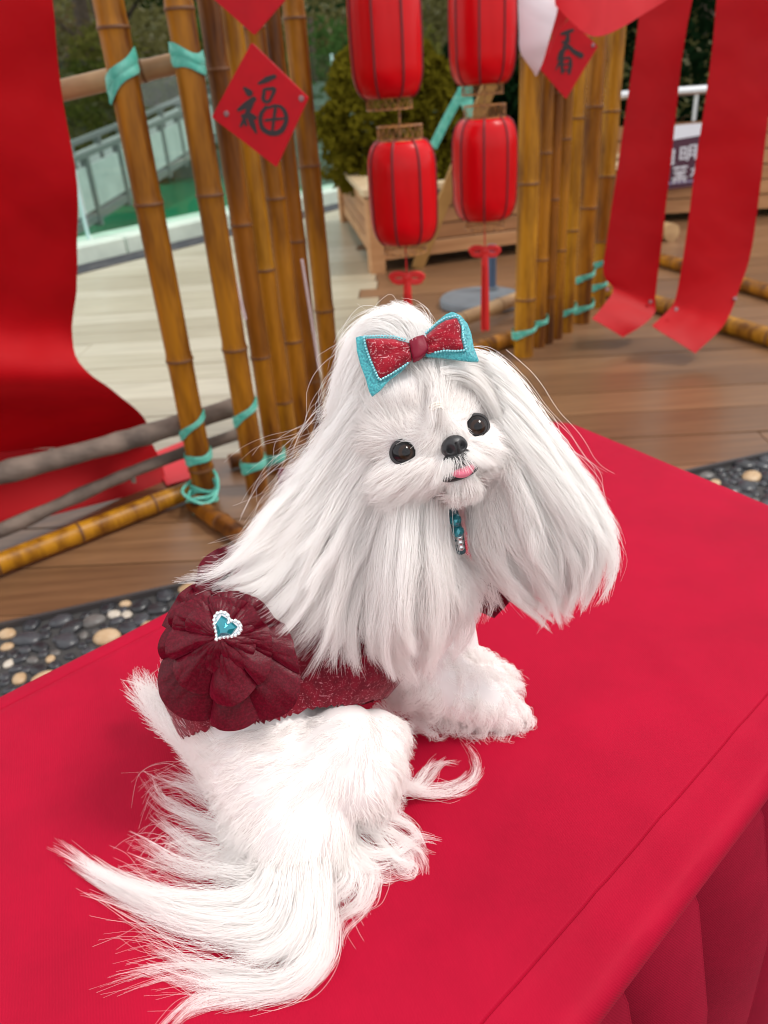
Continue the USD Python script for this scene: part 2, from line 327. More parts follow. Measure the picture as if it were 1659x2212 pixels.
bal = thing('glass_balustrade', 'frameless clear glass balustrade standing on the pale kerb by the pond', 'balustrade')
for i in range(8):
    s0 = -2.55 + i * 1.5
    c = K0 + kd3 * (s0 + 0.75) - kn3 * 0.22 + zz * 0.68
    obj('pane', bx(c, (1.46, 0.012, 1.12), np.array([kd3, kn3, zz])), glass_m, bal)
    e = K0 + kd3 * (s0 + 1.485) - kn3 * 0.22 + zz * 0.68
    obj('pane_edge', bx(e, (0.02, 0.016, 1.13), np.array([kd3, kn3, zz])), edge_m, bal)
# white-railed zigzag walkway over the water
walk = thing('footbridge', 'pale footbridge with panel railings slanting across the green pond', 'bridge')
wm = M('footbridge_paint', (0.50, 0.53, 0.53), 0.6, 0.3, (3, (0.40, 0.43, 0.43), 0.4, 0.7)); wd = M('footbridge_beam', (0.16, 0.17, 0.17), 0.7)
wp = [P(30, 520, 12.0), P(190, 430, 15.0), P(330, 348, 19.0), P(440, 282, 23.0), P(520, 238, 27.0)]
for a, b in zip(wp[:-1], wp[1:]):
    L = np.linalg.norm(b - a); d = (b - a) / L; n = np.array([d[1], -d[0], 0]); k = max(2, int(round(L / 1.3)))
    obj('beam', bx((a + b) / 2 + n * 0.3 - zz * 0.02, (L, 0.9, 0.12), np.array([d, n, zz])), wd, walk)
    for sgn in (-1, 1):
        for i in range(k):
            c = a + d * (L * (i + 0.5) / k) + n * (0.3 + sgn * 0.42)
            obj('railing_panel', bx(c + zz * 0.42, (L / k - 0.16, 0.05, 0.62), np.array([d, n, zz])), wm, walk)
            obj('railing_post', bx(a + d * (L * i / k) + n * (0.3 + sgn * 0.42) + zz * 0.35, (0.12, 0.12, 1.0), np.array([d, n, zz])), wd, walk)
        obj('handrail', bx((a + b) / 2 + n * (0.3 + sgn * 0.42) + zz * 0.89, (L, 0.1, 0.08), np.array([d, n, zz])), wd, walk)
quay = thing('quay', 'pale stepped concrete quay on the far side of the pond', 'quay')
qm = M('quay_concrete', (0.20, 0.255, 0.215), 0.85, 0.2, (2, (0.13, 0.17, 0.14), 0.4, 0.7)); qd = M('quay_dark', (0.06, 0.075, 0.07), 0.8)
q0 = np.array([*P(735, 290, 21.0)[:2], WZ])
for i in range(6):
    obj('step', bx(q0 + np.array([0.15 * i, 0.55 + i * 0.62, 0.16 + 0.2 * i]), (5.2, 0.62, 0.32 + 0.4 * i)), qm, quay)
for i in range(5): obj('post', bx(q0 + np.array([-2.2 + 1.1 * i, 0.6, 1.2]), (0.09, 0.09, 1.6)), qd, quay)
for h in (1.2, 1.75): obj('rail', bx(q0 + np.array([0, 0.6, h]), (4.6, 0.05, 0.05)), qd, quay)
bankwall = thing('retaining_wall', 'low grey retaining wall along the far waterline', 'wall')
for i in range(14):
    x = -26 + i * 3.2; y = 26 + 3.5 * math.sin(x * 0.13 + 1) - 5.5 * min(max((x + 6) / 10, 0), 1.8)
    x2 = x + 3.2; y2 = 26 + 3.5 * math.sin(x2 * 0.13 + 1) - 5.5 * min(max((x2 + 6) / 10, 0), 1.8)
    d = np.array([x2 - x, y2 - y, 0]); L = np.linalg.norm(d); d /= L
    obj('wall_block', bx(np.array([(x + x2) / 2, (y + y2) / 2, WZ + 0.25]), (L - 0.03, 0.4, 0.9), np.array([d, [-d[1], d[0], 0], zz])), qm, bankwall)
# shore path just below the balustrade: pale paved ledge and two pipes
ledge = thing('pond_ledge', 'grey paved ledge at the near waterline below the balustrade', kind='structure')
lc = K0 + kd3 * 3 - kn3 * 1.5
obj('paving', bx(lc * [1, 1, 0] + zz * (WZ - 0.05), (18, 1.6, 0.3), np.array([kd3, kn3, zz])), M('ledge_paving', (0.40, 0.42, 0.38), 0.8, 0.3, (3, (0.30, 0.31, 0.28), 0.4, 0.7)), ledge)
for i in range(2):
    o = lc * [1, 1, 0] - kn3 * (2.2 + 1.3 * i) + zz * (WZ + 0.03)
    obj('floating_pipe', tube([o - kd3 * 9, o, o + kd3 * 9], 0.05, 8), M('pipe_grey_%d' % i, (0.33, 0.35, 0.30), 0.6), thing('water_pipe', ['grey pipe lying along the water nearest the ledge', 'grey pipe lying farther out on the pond'][i], 'pipe'))

# ------------------------------------------------------------------ trees and shrubs
def cards(c, n, size, seed, up=0.3):
    """n leaf-sized quads at points c"""
    g = np.random.default_rng(seed); k = len(c)
    d = g.normal(size=(k, 3)); d /= np.linalg.norm(d, axis=1, keepdims=True)
    e = np.cross(d, g.normal(size=(k, 3))); e /= np.linalg.norm(e, axis=1, keepdims=True)
    s = size * g.uniform(0.6, 1.4, (k, 1))
    v = np.stack([c - d * s, c + e * s * 0.45, c + d * s, c - e * s * 0.45], 1).reshape(-1, 3)
    i = np.arange(k)[:, None] * 4
    return v, np.vstack([i + [0, 1, 2], i + [0, 2, 3]])
def crown_points(n, blobs, g):
    w = np.array([b[1] ** 2 for b in blobs]); w /= w.sum(); k = g.choice(len(blobs), n, p=w)
    c = np.array([b[0] for b in blobs])[k]; r = np.array([b[1] for b in blobs])[k]
    d = g.normal(size=(n, 3)); d /= np.linalg.norm(d, axis=1, keepdims=True)
    return c + d * (r * g.uniform(0.45, 1.05, n) ** 0.6)[:, None] * [1, 1, 0.85]
trunk_m = M('tree_bark', (0.10, 0.075, 0.055), 0.9, 0.2, (8, (0.05, 0.04, 0.03), 0.4, 0.7))
def tree(x, y, h, w, mat, label, seed, n=2600, size=0.13, bare=False):
    g = np.random.default_rng(seed); z0 = float(bank(np.array([x]), np.array([y]))[0]); b = np.array([x, y, z0 - 0.2])
    t = thing('bank_tree', label, 'tree', b, group=None)
    lean = g.uniform(-0.06, 0.06, 2) * h
    tr = [b, b + [lean[0] * 0.3, lean[1] * 0.3, h * 0.35], b + [lean[0], lean[1], h * 0.8]]
    ms = [tube(spline(tr, 7), np.linspace(0.035, 0.01, 7) * h, 7)]; blobs = []
    for i in range(9):
        a = g.uniform(0, 2 * PI); hh = g.uniform(0.35, 0.85); p = b + np.array([lean[0] * hh, lean[1] * hh, h * hh * 0.75]); q = b + np.array([math.cos(a) * w * g.uniform(0.25, 0.5), math.sin(a) * w * g.uniform(0.25, 0.5), h * (hh * 0.7 + 0.25)])
        ms.append(tube(spline([p, (p + q) / 2 + [0, 0, -0.02 * h], q], 4), np.linspace(0.012, 0.004, 4) * h, 5)); blobs.append((q, w * g.uniform(0.14, 0.26)))
    obj('trunk', cat_(ms), trunk_m, t)
    obj('crown', cards(crown_points(n if not bare else n // 3, blobs, g), 0, size, seed + 1), mat, t)
TR = [(-14, 30, 8, 6, 'olive'), (-10.5, 27.5, 6.5, 5, 'brown'), (-8.2, 31, 9, 6, 'green'), (-6.0, 27.5, 6, 5, 'olive'), (-3.8, 31, 8, 6, 'deep'), (-1.2, 26, 7, 5.5, 'green'),
      (1.2, 30, 9, 7, 'deep'), (3.4, 24, 6, 5, 'olive'), (6.2, 28, 9, 7, 'green'), (-17, 36, 11, 8, 'green'), (-11, 38, 11, 8, 'olive'), (-5, 39, 12, 9, 'deep'), (1, 40, 12, 9, 'olive'), (7, 37, 12, 9, 'deep'), (12, 30, 10, 8, 'green'), (-12.5, 26.2, 3.2, 3.5, 'blossom'), (-7.0, 25.6, 2.6, 3.2, 'brown')]
TL = ['spreading olive tree on the far bank behind the left red banner', 'brown half-bare tree on the far bank left of the gate poles', 'tall green tree behind the gap left of the front bamboo pole', 'olive tree beyond the top rail of the bamboo gate',
      'tall dark tree behind the second gate pole', 'green tree on the bank behind the lucky-word plaque', 'tall dark tree behind the upper left lantern', 'small olive tree beyond the quay between the lantern columns', 'big green tree behind the pale ribbon swag',
      'tall green tree high on the bank at the far left', 'tall olive tree high on the bank above the footbridge', 'broad dark tree at the top of the bank behind the gate', 'broad olive tree at the top of the bank behind the lanterns', 'broad dark tree high behind the right ribbons', 'green tree beyond the right hedge',
      'low pale blossoming tree at the waterline left of the gate', 'low brown bush-like tree at the waterline above the footbridge']
for i, ((x, y, h, w, mt), l) in enumerate(zip(TR, TL)): tree(x, y, h, w, leaf_m[mt], l, 100 + i, bare=mt in ('brown', 'blossom'))
bc = np.random.default_rng(77); cx = bc.uniform(-40, 26, 60000); cy = bc.uniform(15, 80, 60000)
zb = bank(cx, cy); ok = zb > WZ + 0.3
ug = np.stack([cx, cy, zb + bc.uniform(0, 1.1, 60000) * (0.4 + fbm(np.stack([cx, cy, 0 * cx], -1), 0.3, 9))], -1)[ok]
obj('undergrowth', cards(ug, 0, 0.26, 78), leaf('bank_mix', (0.20, 0.19, 0.07)), label='brown and olive undergrowth covering the far bank', cat='undergrowth', kind='stuff')

def conifer(base, h, w, mat, label, seed, n=9000):
    g = np.random.default_rng(seed); t = thing('conifer_shrub', label, 'shrub', base)
    obj('stem', tube(spline([base - [0, 0, 0.1], base + [0.01, 0, h * 0.5], base + [0, 0, h * 0.93]], 5), np.linspace(0.03, 0.006, 5), 7), trunk_m, t)
    z = g.uniform(0, 1, n) ** 0.8; prof = w / 2 * np.sqrt(np.clip(1 - (2 * z - 0.85) ** 2 / 1.4, 0.02, 1)) * (1 + 0.35 * fbm(np.stack([z * 6, g.uniform(0, 1, n), 0 * z], -1), 1, seed))
    a = g.uniform(0, 2 * PI, n); lump = 1 + 0.4 * fbm(np.stack([np.cos(a) * 2, np.sin(a) * 2, z * 5], -1), 1.3, seed + 3) * 2
    r = prof * g.uniform(0.35, 1.0, n) ** 0.5 * lump
    c = base + np.stack([np.cos(a) * r, np.sin(a) * r, z * h], -1)
    v, f = cards(c, 0, 0.03, seed + 5)
    obj('foliage', (v, f), mat, t)

# ------------------------------------------------------------------ planters
def slatted(t, a, b, z0, z1, n, mats, thick=0.022, gap=0.007):
    """n horizontal boards between ground points a and b"""
    d = b - a; L = np.linalg.norm(d); d = d / L; nn = np.array([d[1], -d[0], 0]); h = (z1 - z0) / n
    for i in range(n):
        obj('board', bx((a + b) / 2 + zz * (z0 + (i + 0.5) * h) + nn * prng.uniform(0, 0.003), (L, thick, h - gap), np.array([d, nn, zz]), 0.003), mats[prng.integers(len(mats))], t)
A0 = G(815, 588); A1d = np.array([0.885, 0.228, 0]); A1d /= np.linalg.norm(A1d); A1n = np.array([A1d[1], -A1d[0], 0])
PH = 0.44; PLn = 1.75
bk = G(737, 352, PH); PD = max(0.7, (bk - A0) @ -A1n)
pl = thing('planter_box', 'wooden slatted planter box behind the lanterns, holding two conifers', 'planter', A0 * [1, 1, 0])
slatted(pl, A0 + A1n * 0, A0 + A1d * PLn, 0.06, PH - 0.035, 4, wood_m)
ln = (bk - A0) * [1, 1, 0]; ln /= np.linalg.norm(ln)
B0 = bk * [1, 1, 0]
slatted(pl, B0, A0 * [1, 1, 0], 0.06, PH - 0.035, 4, wood_m)
slatted(pl, A0 * [1, 1, 0] + A1d * PLn, B0 + A1d * PLn, 0.06, PH - 0.035, 4, wood_m)
slatted(pl, B0 + A1d * PLn, B0, 0.06, PH - 0.035, 4, wood_m)
for c in (A0 * [1, 1, 0], A0 * [1, 1, 0] + A1d * PLn, B0, B0 + A1d * PLn):
    obj('corner_post', bx(c + zz * (PH / 2 - 0.02), (0.085, 0.085, PH - 0.02), np.array([A1d, A1n, zz]), 0.004), wood_m[1], pl)
def rim(t, a, b, z, w, m, h=0.035): 
    d = b - a; L = np.linalg.norm(d); d = d / L; n = np.array([d[1], -d[0], 0]); obj('rim', bx((a + b) / 2 * [1, 1, 0] + zz * z, (L - w, w, h), np.array([d, n, zz]), 0.004), m, t)
for a, b in ((A0, A0 + A1d * PLn), (A0, B0), (B0, B0 + A1d * PLn), (A0 + A1d * PLn, B0 + A1d * PLn)): rim(pl, a, b, PH, 0.12, rim_m)
for c in (A0 * [1, 1, 0], A0 * [1, 1, 0] + A1d * PLn, B0, B0 + A1d * PLn): obj('rim_corner', bx(c + zz * PH, (0.12, 0.12, 0.034), np.array([A1d, A1n, zz])), rim_m, pl)
soil = Polygon([tuple((A0 + A1d * 0.03 + ln * 0.03)[:2]), tuple((A0 + A1d * (PLn - 0.03) + ln * 0.03)[:2]), tuple((B0 + A1d * (PLn - 0.03) - ln * 0.03)[:2]), tuple((B0 + A1d * 0.03 - ln * 0.03)[:2])])
obj('soil', extrude_on(soil, np.array([0, 0, 0.05]), np.array([1, 0, 0.]), np.array([0, 1, 0.]), zz, PH - 0.13), M('dark_soil', (0.035, 0.024, 0.016), 0.95), pl)
mid = A0 * [1, 1, 0] + ln * PD * 0.55
conifer(mid + A1d * 0.30 + zz * 0.3, 0.95, 1.0, leaf_m['gold'], 'golden-green conifer shrub in the planter behind the left lanterns', 301, 15000)
conifer(mid + A1d * 1.15 + zz * 0.3, 1.15, 0.95, leaf_m['dark'], 'dark green conifer shrub in the planter behind the right lanterns', 302, 14000)
# second, longer planter with a hedge and a notice at the right
C0, C1 = G(1330, 484), G(1640, 468); cd = (C1 - C0) / np.linalg.norm(C1 - C0); cn = np.array([cd[1], -cd[0], 0]); Ca, Cb = C0 - cd * 0.55, C0 + cd * 2.6; CH = 0.62
p2 = thing('planter_box', 'long wooden slatted planter with a metal rail behind the right ribbons', 'planter', Ca)
slatted(p2, Ca, Cb, 0.05, CH, 6, wood_m); slatted(p2, Ca - cn * 0.7, Ca, 0.05, CH, 6, wood_m); slatted(p2, Cb - cn * 0.7, Ca - cn * 0.7, 0.05, CH, 6, wood_m); slatted(p2, Cb, Cb - cn * 0.7, 0.05, CH, 6, wood_m)
for c in (Ca, Cb): obj('corner_post', bx(c + cn * 0.03 + zz * CH / 2, (0.08, 0.08, CH), np.array([cd, cn, zz]), 0.004), wood_m[2], p2)
obj('rail', tube([Ca + zz * 0.80 + cn * 0.02, (Ca + Cb) / 2 + zz * 0.80 + cn * 0.02, Cb + zz * 0.80 + cn * 0.02], 0.028, 10), metal_m, p2)
for s in (0.1, 1.0, 1.9, 2.8): obj('rail_post', tube([Ca + cd * s + zz * CH, Ca + cd * s + zz * 0.79], 0.016, 8), metal_m, p2)
obj('soil', bx((Ca + Cb) / 2 - cn * 0.35 + zz * 0.3, (3.05, 0.6, 0.5), np.array([cd, cn, zz])), M('dark_soil_right', (0.035, 0.024, 0.016), 0.95), p2)
hg = np.random.default_rng(91); n = 15000
hp = Ca + cd * hg.uniform(-0.3, 3.6, (n, 1)) - cn * (0.1 + 0.6 * hg.uniform(0, 1, (n, 1)) ** 1.5) + zz * hg.uniform(0.5, 1.75, (n, 1)); hp += 0.16 * (np.stack([fbm(hp, 3, s) for s in (1, 2, 3)], -1))
hedge = thing('hedge', 'dense dark green hedge growing in the long planter', 'hedge')
obj('foliage', cards(hp, 0, 0.036, 92), leaf_m['dark'], hedge); obj('stem', cat_([tube([Ca + cd * s - cn * 0.35 + zz * 0.4, Ca + cd * s - cn * 0.35 + zz * 1.5], 0.018, 6) for s in np.arange(0.1, 3.4, 0.4)]), trunk_m, hedge)
# notice on the planter: dark maroon board, white band above, two rows of white characters
sg = thing('notice_board', 'dark maroon notice with white characters fixed to the long planter between the ribbons', 'sign')
sp = Ca + cn * 0.05; pn_ = cn
def sgp(px, py): q = on_plane(px, py, sp, pn_); return np.array([(q - sp) @ cd, q[2]])
def quad(pts): return Polygon([sgp(*p) for p in pts])
brd = quad([(1400, 312), (1560, 284), (1560, 395), (1400, 415)])
obj('board', extrude_on(brd, sp - cn * 0.012, cd, zz, cn, 0.012), M('notice_maroon', (0.055, 0.012, 0.03), 0.4), sg)
obj('band', extrude_on(quad([(1400, 276), (1560, 262), (1560, 286), (1400, 314)]), sp - cn * 0.012, cd, zz, cn, 0.010), M('notice_white', (0.72, 0.74, 0.80), 0.5), sg)
def strokes(lines, w):
    return unary_union([LineString(l).buffer(w / 2, cap_style=2, join_style=2) for l in lines])
glyphs = {'side': [[(0, .2), (.5, .25)], [(.25, 0), (.25, .9)], [(.05, .55), (.5, .6)], [(0, .95), (.55, .9)]],
          'ming': [[(.05, .12), (.35, .12), (.35, .8), (.05, .8), (.05, .12)], [(.05, .45), (.35, .45)], [(.55, .05), (.55, .75), (.45, .98)], [(.55, .05), (.95, .05), (.95, .95)], [(.55, .35), (.95, .35)], [(.55, .62), (.95, .62)]],
          'jing': [[(.05, .08), (.95, .08)], [(.3, .0), (.3, .2)], [(.7, 0), (.7, .2)], [(.12, .34), (.88, .34)], [(.5, .3), (.5, .98)], [(.2, .52), (.8, .52)], [(.05, .72), (.95, .72)], [(.3, .8), (.12, .98)], [(.7, .8), (.9, .98)]],
          'mu': [[(.05, .3), (.6, .3)], [(.33, .02), (.33, .98)], [(.33, .35), (.05, .75)], [(.33, .35), (.6, .7)], [(.7, .1), (.95, .1), (.95, .9)], [(.7, .5), (.95, .5)]]}
wh = M('notice_letters', (0.60, 0.60, 0.66), 0.5)
for gname, (x, y, w, h) in (('side', (1452, 322, 14, 34)), ('ming', (1470, 316, 36, 34)), ('jing', (1452, 361, 36, 36)), ('mu', (1492, 356, 34, 34))):
    ls = [[tuple(sgp(x + a * w - 0.09 * b * h, y + b * h - 0.12 * a * w)) for a, b in l] for l in glyphs[gname]]
    obj('character', extrude_on(strokes(ls, 0.012), sp, cd, zz, cn, 0.003), wh, sg)
obj('stripe', extrude_on(quad([(1400, 412 - 14), (1560, 382), (1560, 386), (1400, 403)]), sp, cd, zz, cn, 0.002), M('notice_stripe', (0.25, 0.2, 0.33), 0.5), sg)

# ------------------------------------------------------------------ umbrella base, standing brace, log
ub = G(1040, 657); 
base = thing('parasol_base', 'round grey steel parasol base with a blue-grey tube on the deck', 'parasol base', ub)
rad = 0.20
prof = np.array([(0, 0.004), (rad, 0.004), (rad, 0.03), (rad - 0.008, 0.04), (0, 0.044)])
bm = trimesh.creation.revolve(prof, sections=48); obj('disc', (np.array(bm.vertices) + ub, np.array(bm.faces)), steel_m, base, smooth=30)
pt = G(1062, 645); zt = 0.0
for zt in np.arange(0.1, 0.6, 0.005):
    if proj(pt + zz * zt)[1] < 530: break
obj('tube', tube([pt + zz * 0.02, pt + zz * zt * 0.5, pt + zz * zt], 0.022, 16), post_m, base, smooth=40)
obj('collar', tube([pt + zz * 0.035, pt + zz * 0.06], 0.032, 16), steel_m, base, smooth=40)
br0, br1 = G(902, 577), P(1075, 140, 4.25)
brace = thing('timber_brace', 'slanting yellow timber brace leaning behind the lanterns', 'brace')
d = br1 - br0; d /= np.linalg.norm(d); a, b = frame_of(d, (0, 1, 0))
obj('bar', bx((br0 + br1) / 2, (np.linalg.norm(br1 - br0), 0.045, 0.07), np.array([d, np.cross(a, d), a]), 0.004), M('brace_wood', (0.40, 0.22, 0.07), 0.5, 0.4, (5, (0.30, 0.15, 0.045), 0.4, 0.7)), brace)
strapg = thing('tarpaulin_strap', 'turquoise plastic strap stretched beside the slanting brace', 'strap')
s0, s1, s2 = P(935, 318, 4.2), P(968, 252, 4.2), P(1008, 180, 4.2)
obj('band', tube(spline([s0, s1, s2], 8), 0.022, 8, flat=0.15, hint=(0, 1, 0.1)), tie_m, strapg)
obj('flap', grid_mesh(np.array([[P(988, 190, 4.22), P(1020, 180, 4.2)], [P(995, 225, 4.2), P(1022, 215, 4.22)], [P(1010, 262, 4.22), P(1020, 258, 4.2)]]), 0.003), tie_m, strapg)

# ------------------------------------------------------------------ bamboo frames
def bamboo(label, p0, p1, r0, r1, mats, seed, step=0.27, nodes=None, group=None, name='bamboo_pole', first=None):
    """a culm from p0 to p1 with swollen joints; parts: culm pieces between joints, and the joint rings"""
    g = np.random.default_rng(seed); p0, p1 = np.asarray(p0, float), np.asarray(p1, float); L = np.linalg.norm(p1 - p0); d = (p1 - p0) / L
    t = thing(name, label, 'bamboo pole', p0, group)
    ts = nodes or list(np.arange((first if first is not None else g.uniform(0.08, 0.22)), L - 0.05, step) + g.uniform(-0.03, 0.03, len(np.arange((first if first is not None else 0.1), L - 0.05, step)))[:1].mean())
    ts = [x for x in ts if 0.03 < x < L - 0.03]
    a, b = frame_of(d); bow = g.uniform(-1, 1, 2) * 0.0012 * L
    def at(x): return p0 + d * x + (a * bow[0] + b * bow[1]) * math.sin(PI * x / L)
    cuts = [0] + ts + [L]
    for x0, x1 in zip(cuts[:-1], cuts[1:]):
        u = np.unique(np.concatenate([[x0, x0 + 0.006, x0 + 0.02], np.linspace(x0 + 0.02, max(x1 - 0.02, x0 + 0.021), 5), [x1 - 0.006, x1]])); u = u[(u >= x0) & (u <= x1)]
        rr = [np.interp(x, [0, L], [r0, r1]) * (1 + 0.07 * (math.exp(-abs(x - x0) / 0.008) * (x0 > 0) + math.exp(-abs(x1 - x) / 0.008) * (x1 < L)) - 0.02 * math.exp(-((x - (x0 + 0.025)) / 0.012) ** 2)) for x in u]
        obj('culm', tube([at(x) for x in u], rr, 16), mats[g.integers(len(mats))], t, smooth=50)
    for x in ts:
        r = np.interp(x, [0, L], [r0, r1]) * 1.085
        obj('joint', tube([at(x - 0.0035), at(x - 0.0012), at(x + 0.0012), at(x + 0.0035)], [r * 0.985, r * 1.02, r * 1.0, r * 0.975], 16, caps=False), bam_node, t, smooth=60)
    return t
def tie(label, c, d, r, turns=2, w=0.012, seed=0, tilt=0.25, group=None):
    """a turquoise plastic band wound round a pole of direction d at c"""
    g = np.random.default_rng(seed); d = np.asarray(d, float) / np.linalg.norm(d); a = RIGHT - d * (RIGHT @ d); a /= np.linalg.norm(a); b = np.cross(d, a); t = thing('plastic_tie', label, 'tie', c, group)
    for k in range(turns):
        off_ = (k - (turns - 1) / 2) * w * 0.8; ang = np.linspace(0, 2 * PI, 26); ti = tilt + g.uniform(-0.08, 0.08)
        ring = np.array([c + (a * math.cos(q) + b * math.sin(q)) * r * (1.09 + 0.02 * k) + d * (off_ + ti * r * math.cos(q) + 0.003 * math.sin(3 * q + k)) for q in ang]); wv = np.outer(w / 2 * (1 + 0.25 * np.sin(2 * ang + k)), d)
        obj('band', grid_mesh(np.stack([ring - wv, ring - wv * 0.4 + (ring - c) * 0.05, ring + wv * 0.3 + (ring - c) * 0.02, ring + wv], 1), 0.0012), tie_m, t, smooth=40)
    return t
def vert(base, px_top, h): return np.array([base[0], base[1], h])
b1, b2 = G(448, 1082), G(557, 1060)
def zpix(b, ys):
    """heights above b that show at those picture rows"""
    zg = np.linspace(0, 1.7, 341); py = proj(b[None] + zg[:, None] * zz)[:, 1]; return [float(np.interp(-y, -py, zg)) for y in ys]
bamboo('single front bamboo pole of the gate, nearest the red banner', b1, b1 + [0.0, 0.0, 1.75], 0.0315, 0.031, bam[:1], 11, nodes=zpix(b1, [1010, 776, 440, 60]))
bamboo('thick dark-topped bamboo pole, second of the gate', b2, b2 + [0.0, 0.0, 1.75], 0.0305, 0.0295, [bam[0], bam[0], bam[0], bam[1]], 12, nodes=zpix(b2, [752, 420, 20]))
cl = [((598, 1017), 0.0255, 1, 'brown bamboo pole close behind the second gate pole', [770, 485, 150]), ((628, 985), 0.0260, 2, 'yellowish bamboo pole in the middle of the gate bundle', [866, 582, 250]), ((660, 962), 0.0265, 0, 'orange bamboo pole right of the yellowish one in the gate bundle', [736, 428, 60]),
      ((690, 938), 0.0240, 1, 'slim brown bamboo pole second from the right end of the gate bundle', [820, 520, 170]), ((725, 915), 0.0290, 0, 'rightmost bamboo pole of the gate bundle, beside the glass edge', [670, 358, 40])]
cpos = []
for i, (px, r, mi, l, ny) in enumerate(cl):
    b = G(*px); cpos.append(b); bamboo(l, b, b + [0.0, 0.0, 1.75], r, r * 0.97, [bam[mi], bam[mi], bam[0]], 20 + i, nodes=zpix(b, ny))
# rails on the back of the gate
dirv = (b2 - b1) / np.linalg.norm(b2 - b1); 
rl0, rl1 = P(-300, 302, 1.91), P(392, 134, 1.945)
bamboo('pale bamboo top rail tied across the gate poles', rl0, rl1, 0.022, 0.021, [bam_pale], 31, nodes=[0.62, 0.64])
bamboo('bamboo cane lying on the deck under the red banner', G(-330, 1342, 0.03), G(412, 1058, 0.03), 0.026, 0.025, [bam[0], bam[2]], 32, step=0.2, name='bamboo_cane')
bamboo('brown bamboo cane lying on the deck from the gate foot towards the table', G(420, 1088, 0.022), G(575, 1195, 0.022), 0.024, 0.024, [bam[1]], 33, step=0.17, name='bamboo_cane')
bamboo('short dark bamboo stub on the deck at the foot of the second gate pole', G(496, 998, 0.024), G(660, 960, 0.024), 0.022, 0.022, [bam[1]], 34, step=0.3, name='bamboo_cane')
def branch(label, p0, p1, r0, r1, seed):
    g = np.random.default_rng(seed); t = thing('branch_rail', label, 'branch', p0); u = np.linspace(0, 1, 26)
    pts = np.array([p0 + (p1 - p0) * x for x in u]) + np.stack([0.006 * np.sin(u * 9 + seed), 0.004 * np.cos(u * 7), 0.007 * np.sin(u * 6 + 2 * seed)], 1)
    m = tube(pts, np.interp(u, [0, 1], [r0, r1]) * (1 + 0.10 * g.normal(size=26).clip(-1, 1)), 14); v = m[0] + 0.0035 * fbm(m[0], 60, seed)[:, None] * np.sign(m[0] - pts.mean(0)) ; obj('stick', (v, m[1]), bark, t, smooth=60)
    for k in range(4):
        x = g.uniform(0.1, 0.9); c = p0 + (p1 - p0) * x; n = g.normal(size=3); n /= np.linalg.norm(n)
        obj('knot', tube([c, c + n * r0 * 1.15], [r0 * 0.55, r0 * 0.3], 8), bark, t)
branch('thick grey bark branch tied as upper low rail of the gate', P(-300, 1119, 1.50), P(505, 878, 1.96), 0.027, 0.025, 3)
branch('thin grey bark branch tied as lower rail of the gate', P(-300, 1259, 1.49), P(525, 932, 1.99), 0.018, 0.016, 5)
for k, (px, bb, r, l, tilt, w) in enumerate([((278, 166), b1, 0.0325, 'wide turquoise tie fixing the top rail to the front pole', 0.75, 0.024), ((418, 918), b1, 0.0325, 'turquoise tie round the front pole at the thick branch', 0.7, 0.012), ((433, 984), b1, 0.0325, 'turquoise tie round the front pole at the thin branch', 0.1, 0.014), ((440, 1048), b1, 0.0335, 'loose turquoise tie near the foot of the front pole', -0.2, 0.009),
        ((398, 126), b2, 0.031, 'wide turquoise tie at the top of the second pole', -0.35, 0.022), ((530, 890), b2, 0.031, 'turquoise tie round the second pole at the thick branch', 0.75, 0.014), ((549, 1000), b2, 0.032, 'turquoise tie round the foot of the second pole', 0.2, 0.016), ((594, 985), cpos[0], 0.028, 'turquoise tie at the foot of the brown bundle pole', 0.2, 0.016)]):
    tie(l, bb + zz * zpix(bb, [px[1]])[0], (0, 0, 1), r, 2, w, 40 + k, tilt)
lp = G(438, 1078, 0.03); lt = thing('plastic_tie', 'tangled turquoise tie knotted round the canes at the front pole foot', 'tie', lp)
g = np.random.default_rng(3)
for k in range(4):
    ang = np.linspace(0, 2 * PI, 20); rr = 0.044 + 0.006 * k; nrm = np.array([g.uniform(-.4, .4), g.uniform(-.4, .4), 1]); a, b = frame_of(nrm, (1, 0, 0))
    obj('loop', tube([lp + a * rr * math.cos(q) + b * rr * 0.75 * math.sin(q) + zz * (0.012 * math.sin(2 * q + k) + 0.012 * k) for q in ang], 0.0042, 6), tie_m, lt, smooth=60)
cordm = M('white_cord', (0.62, 0.50, 0.52), 0.6)
for k, (a, b, y, l) in enumerate([((489, 530), (530, 690), 1.98, 'thin pale cord hanging beside the second gate pole'), ((652, 560), (690, 800), 2.2, 'thin pale cord hanging at the right of the gate bundle')]):
    obj('cord', tube(spline([P(*a, y), (P(*a, y) + P(*b, y)) / 2, P(*b, y)], 6), 0.004, 6), cordm, thing('hanging_cord', l, 'cord'))
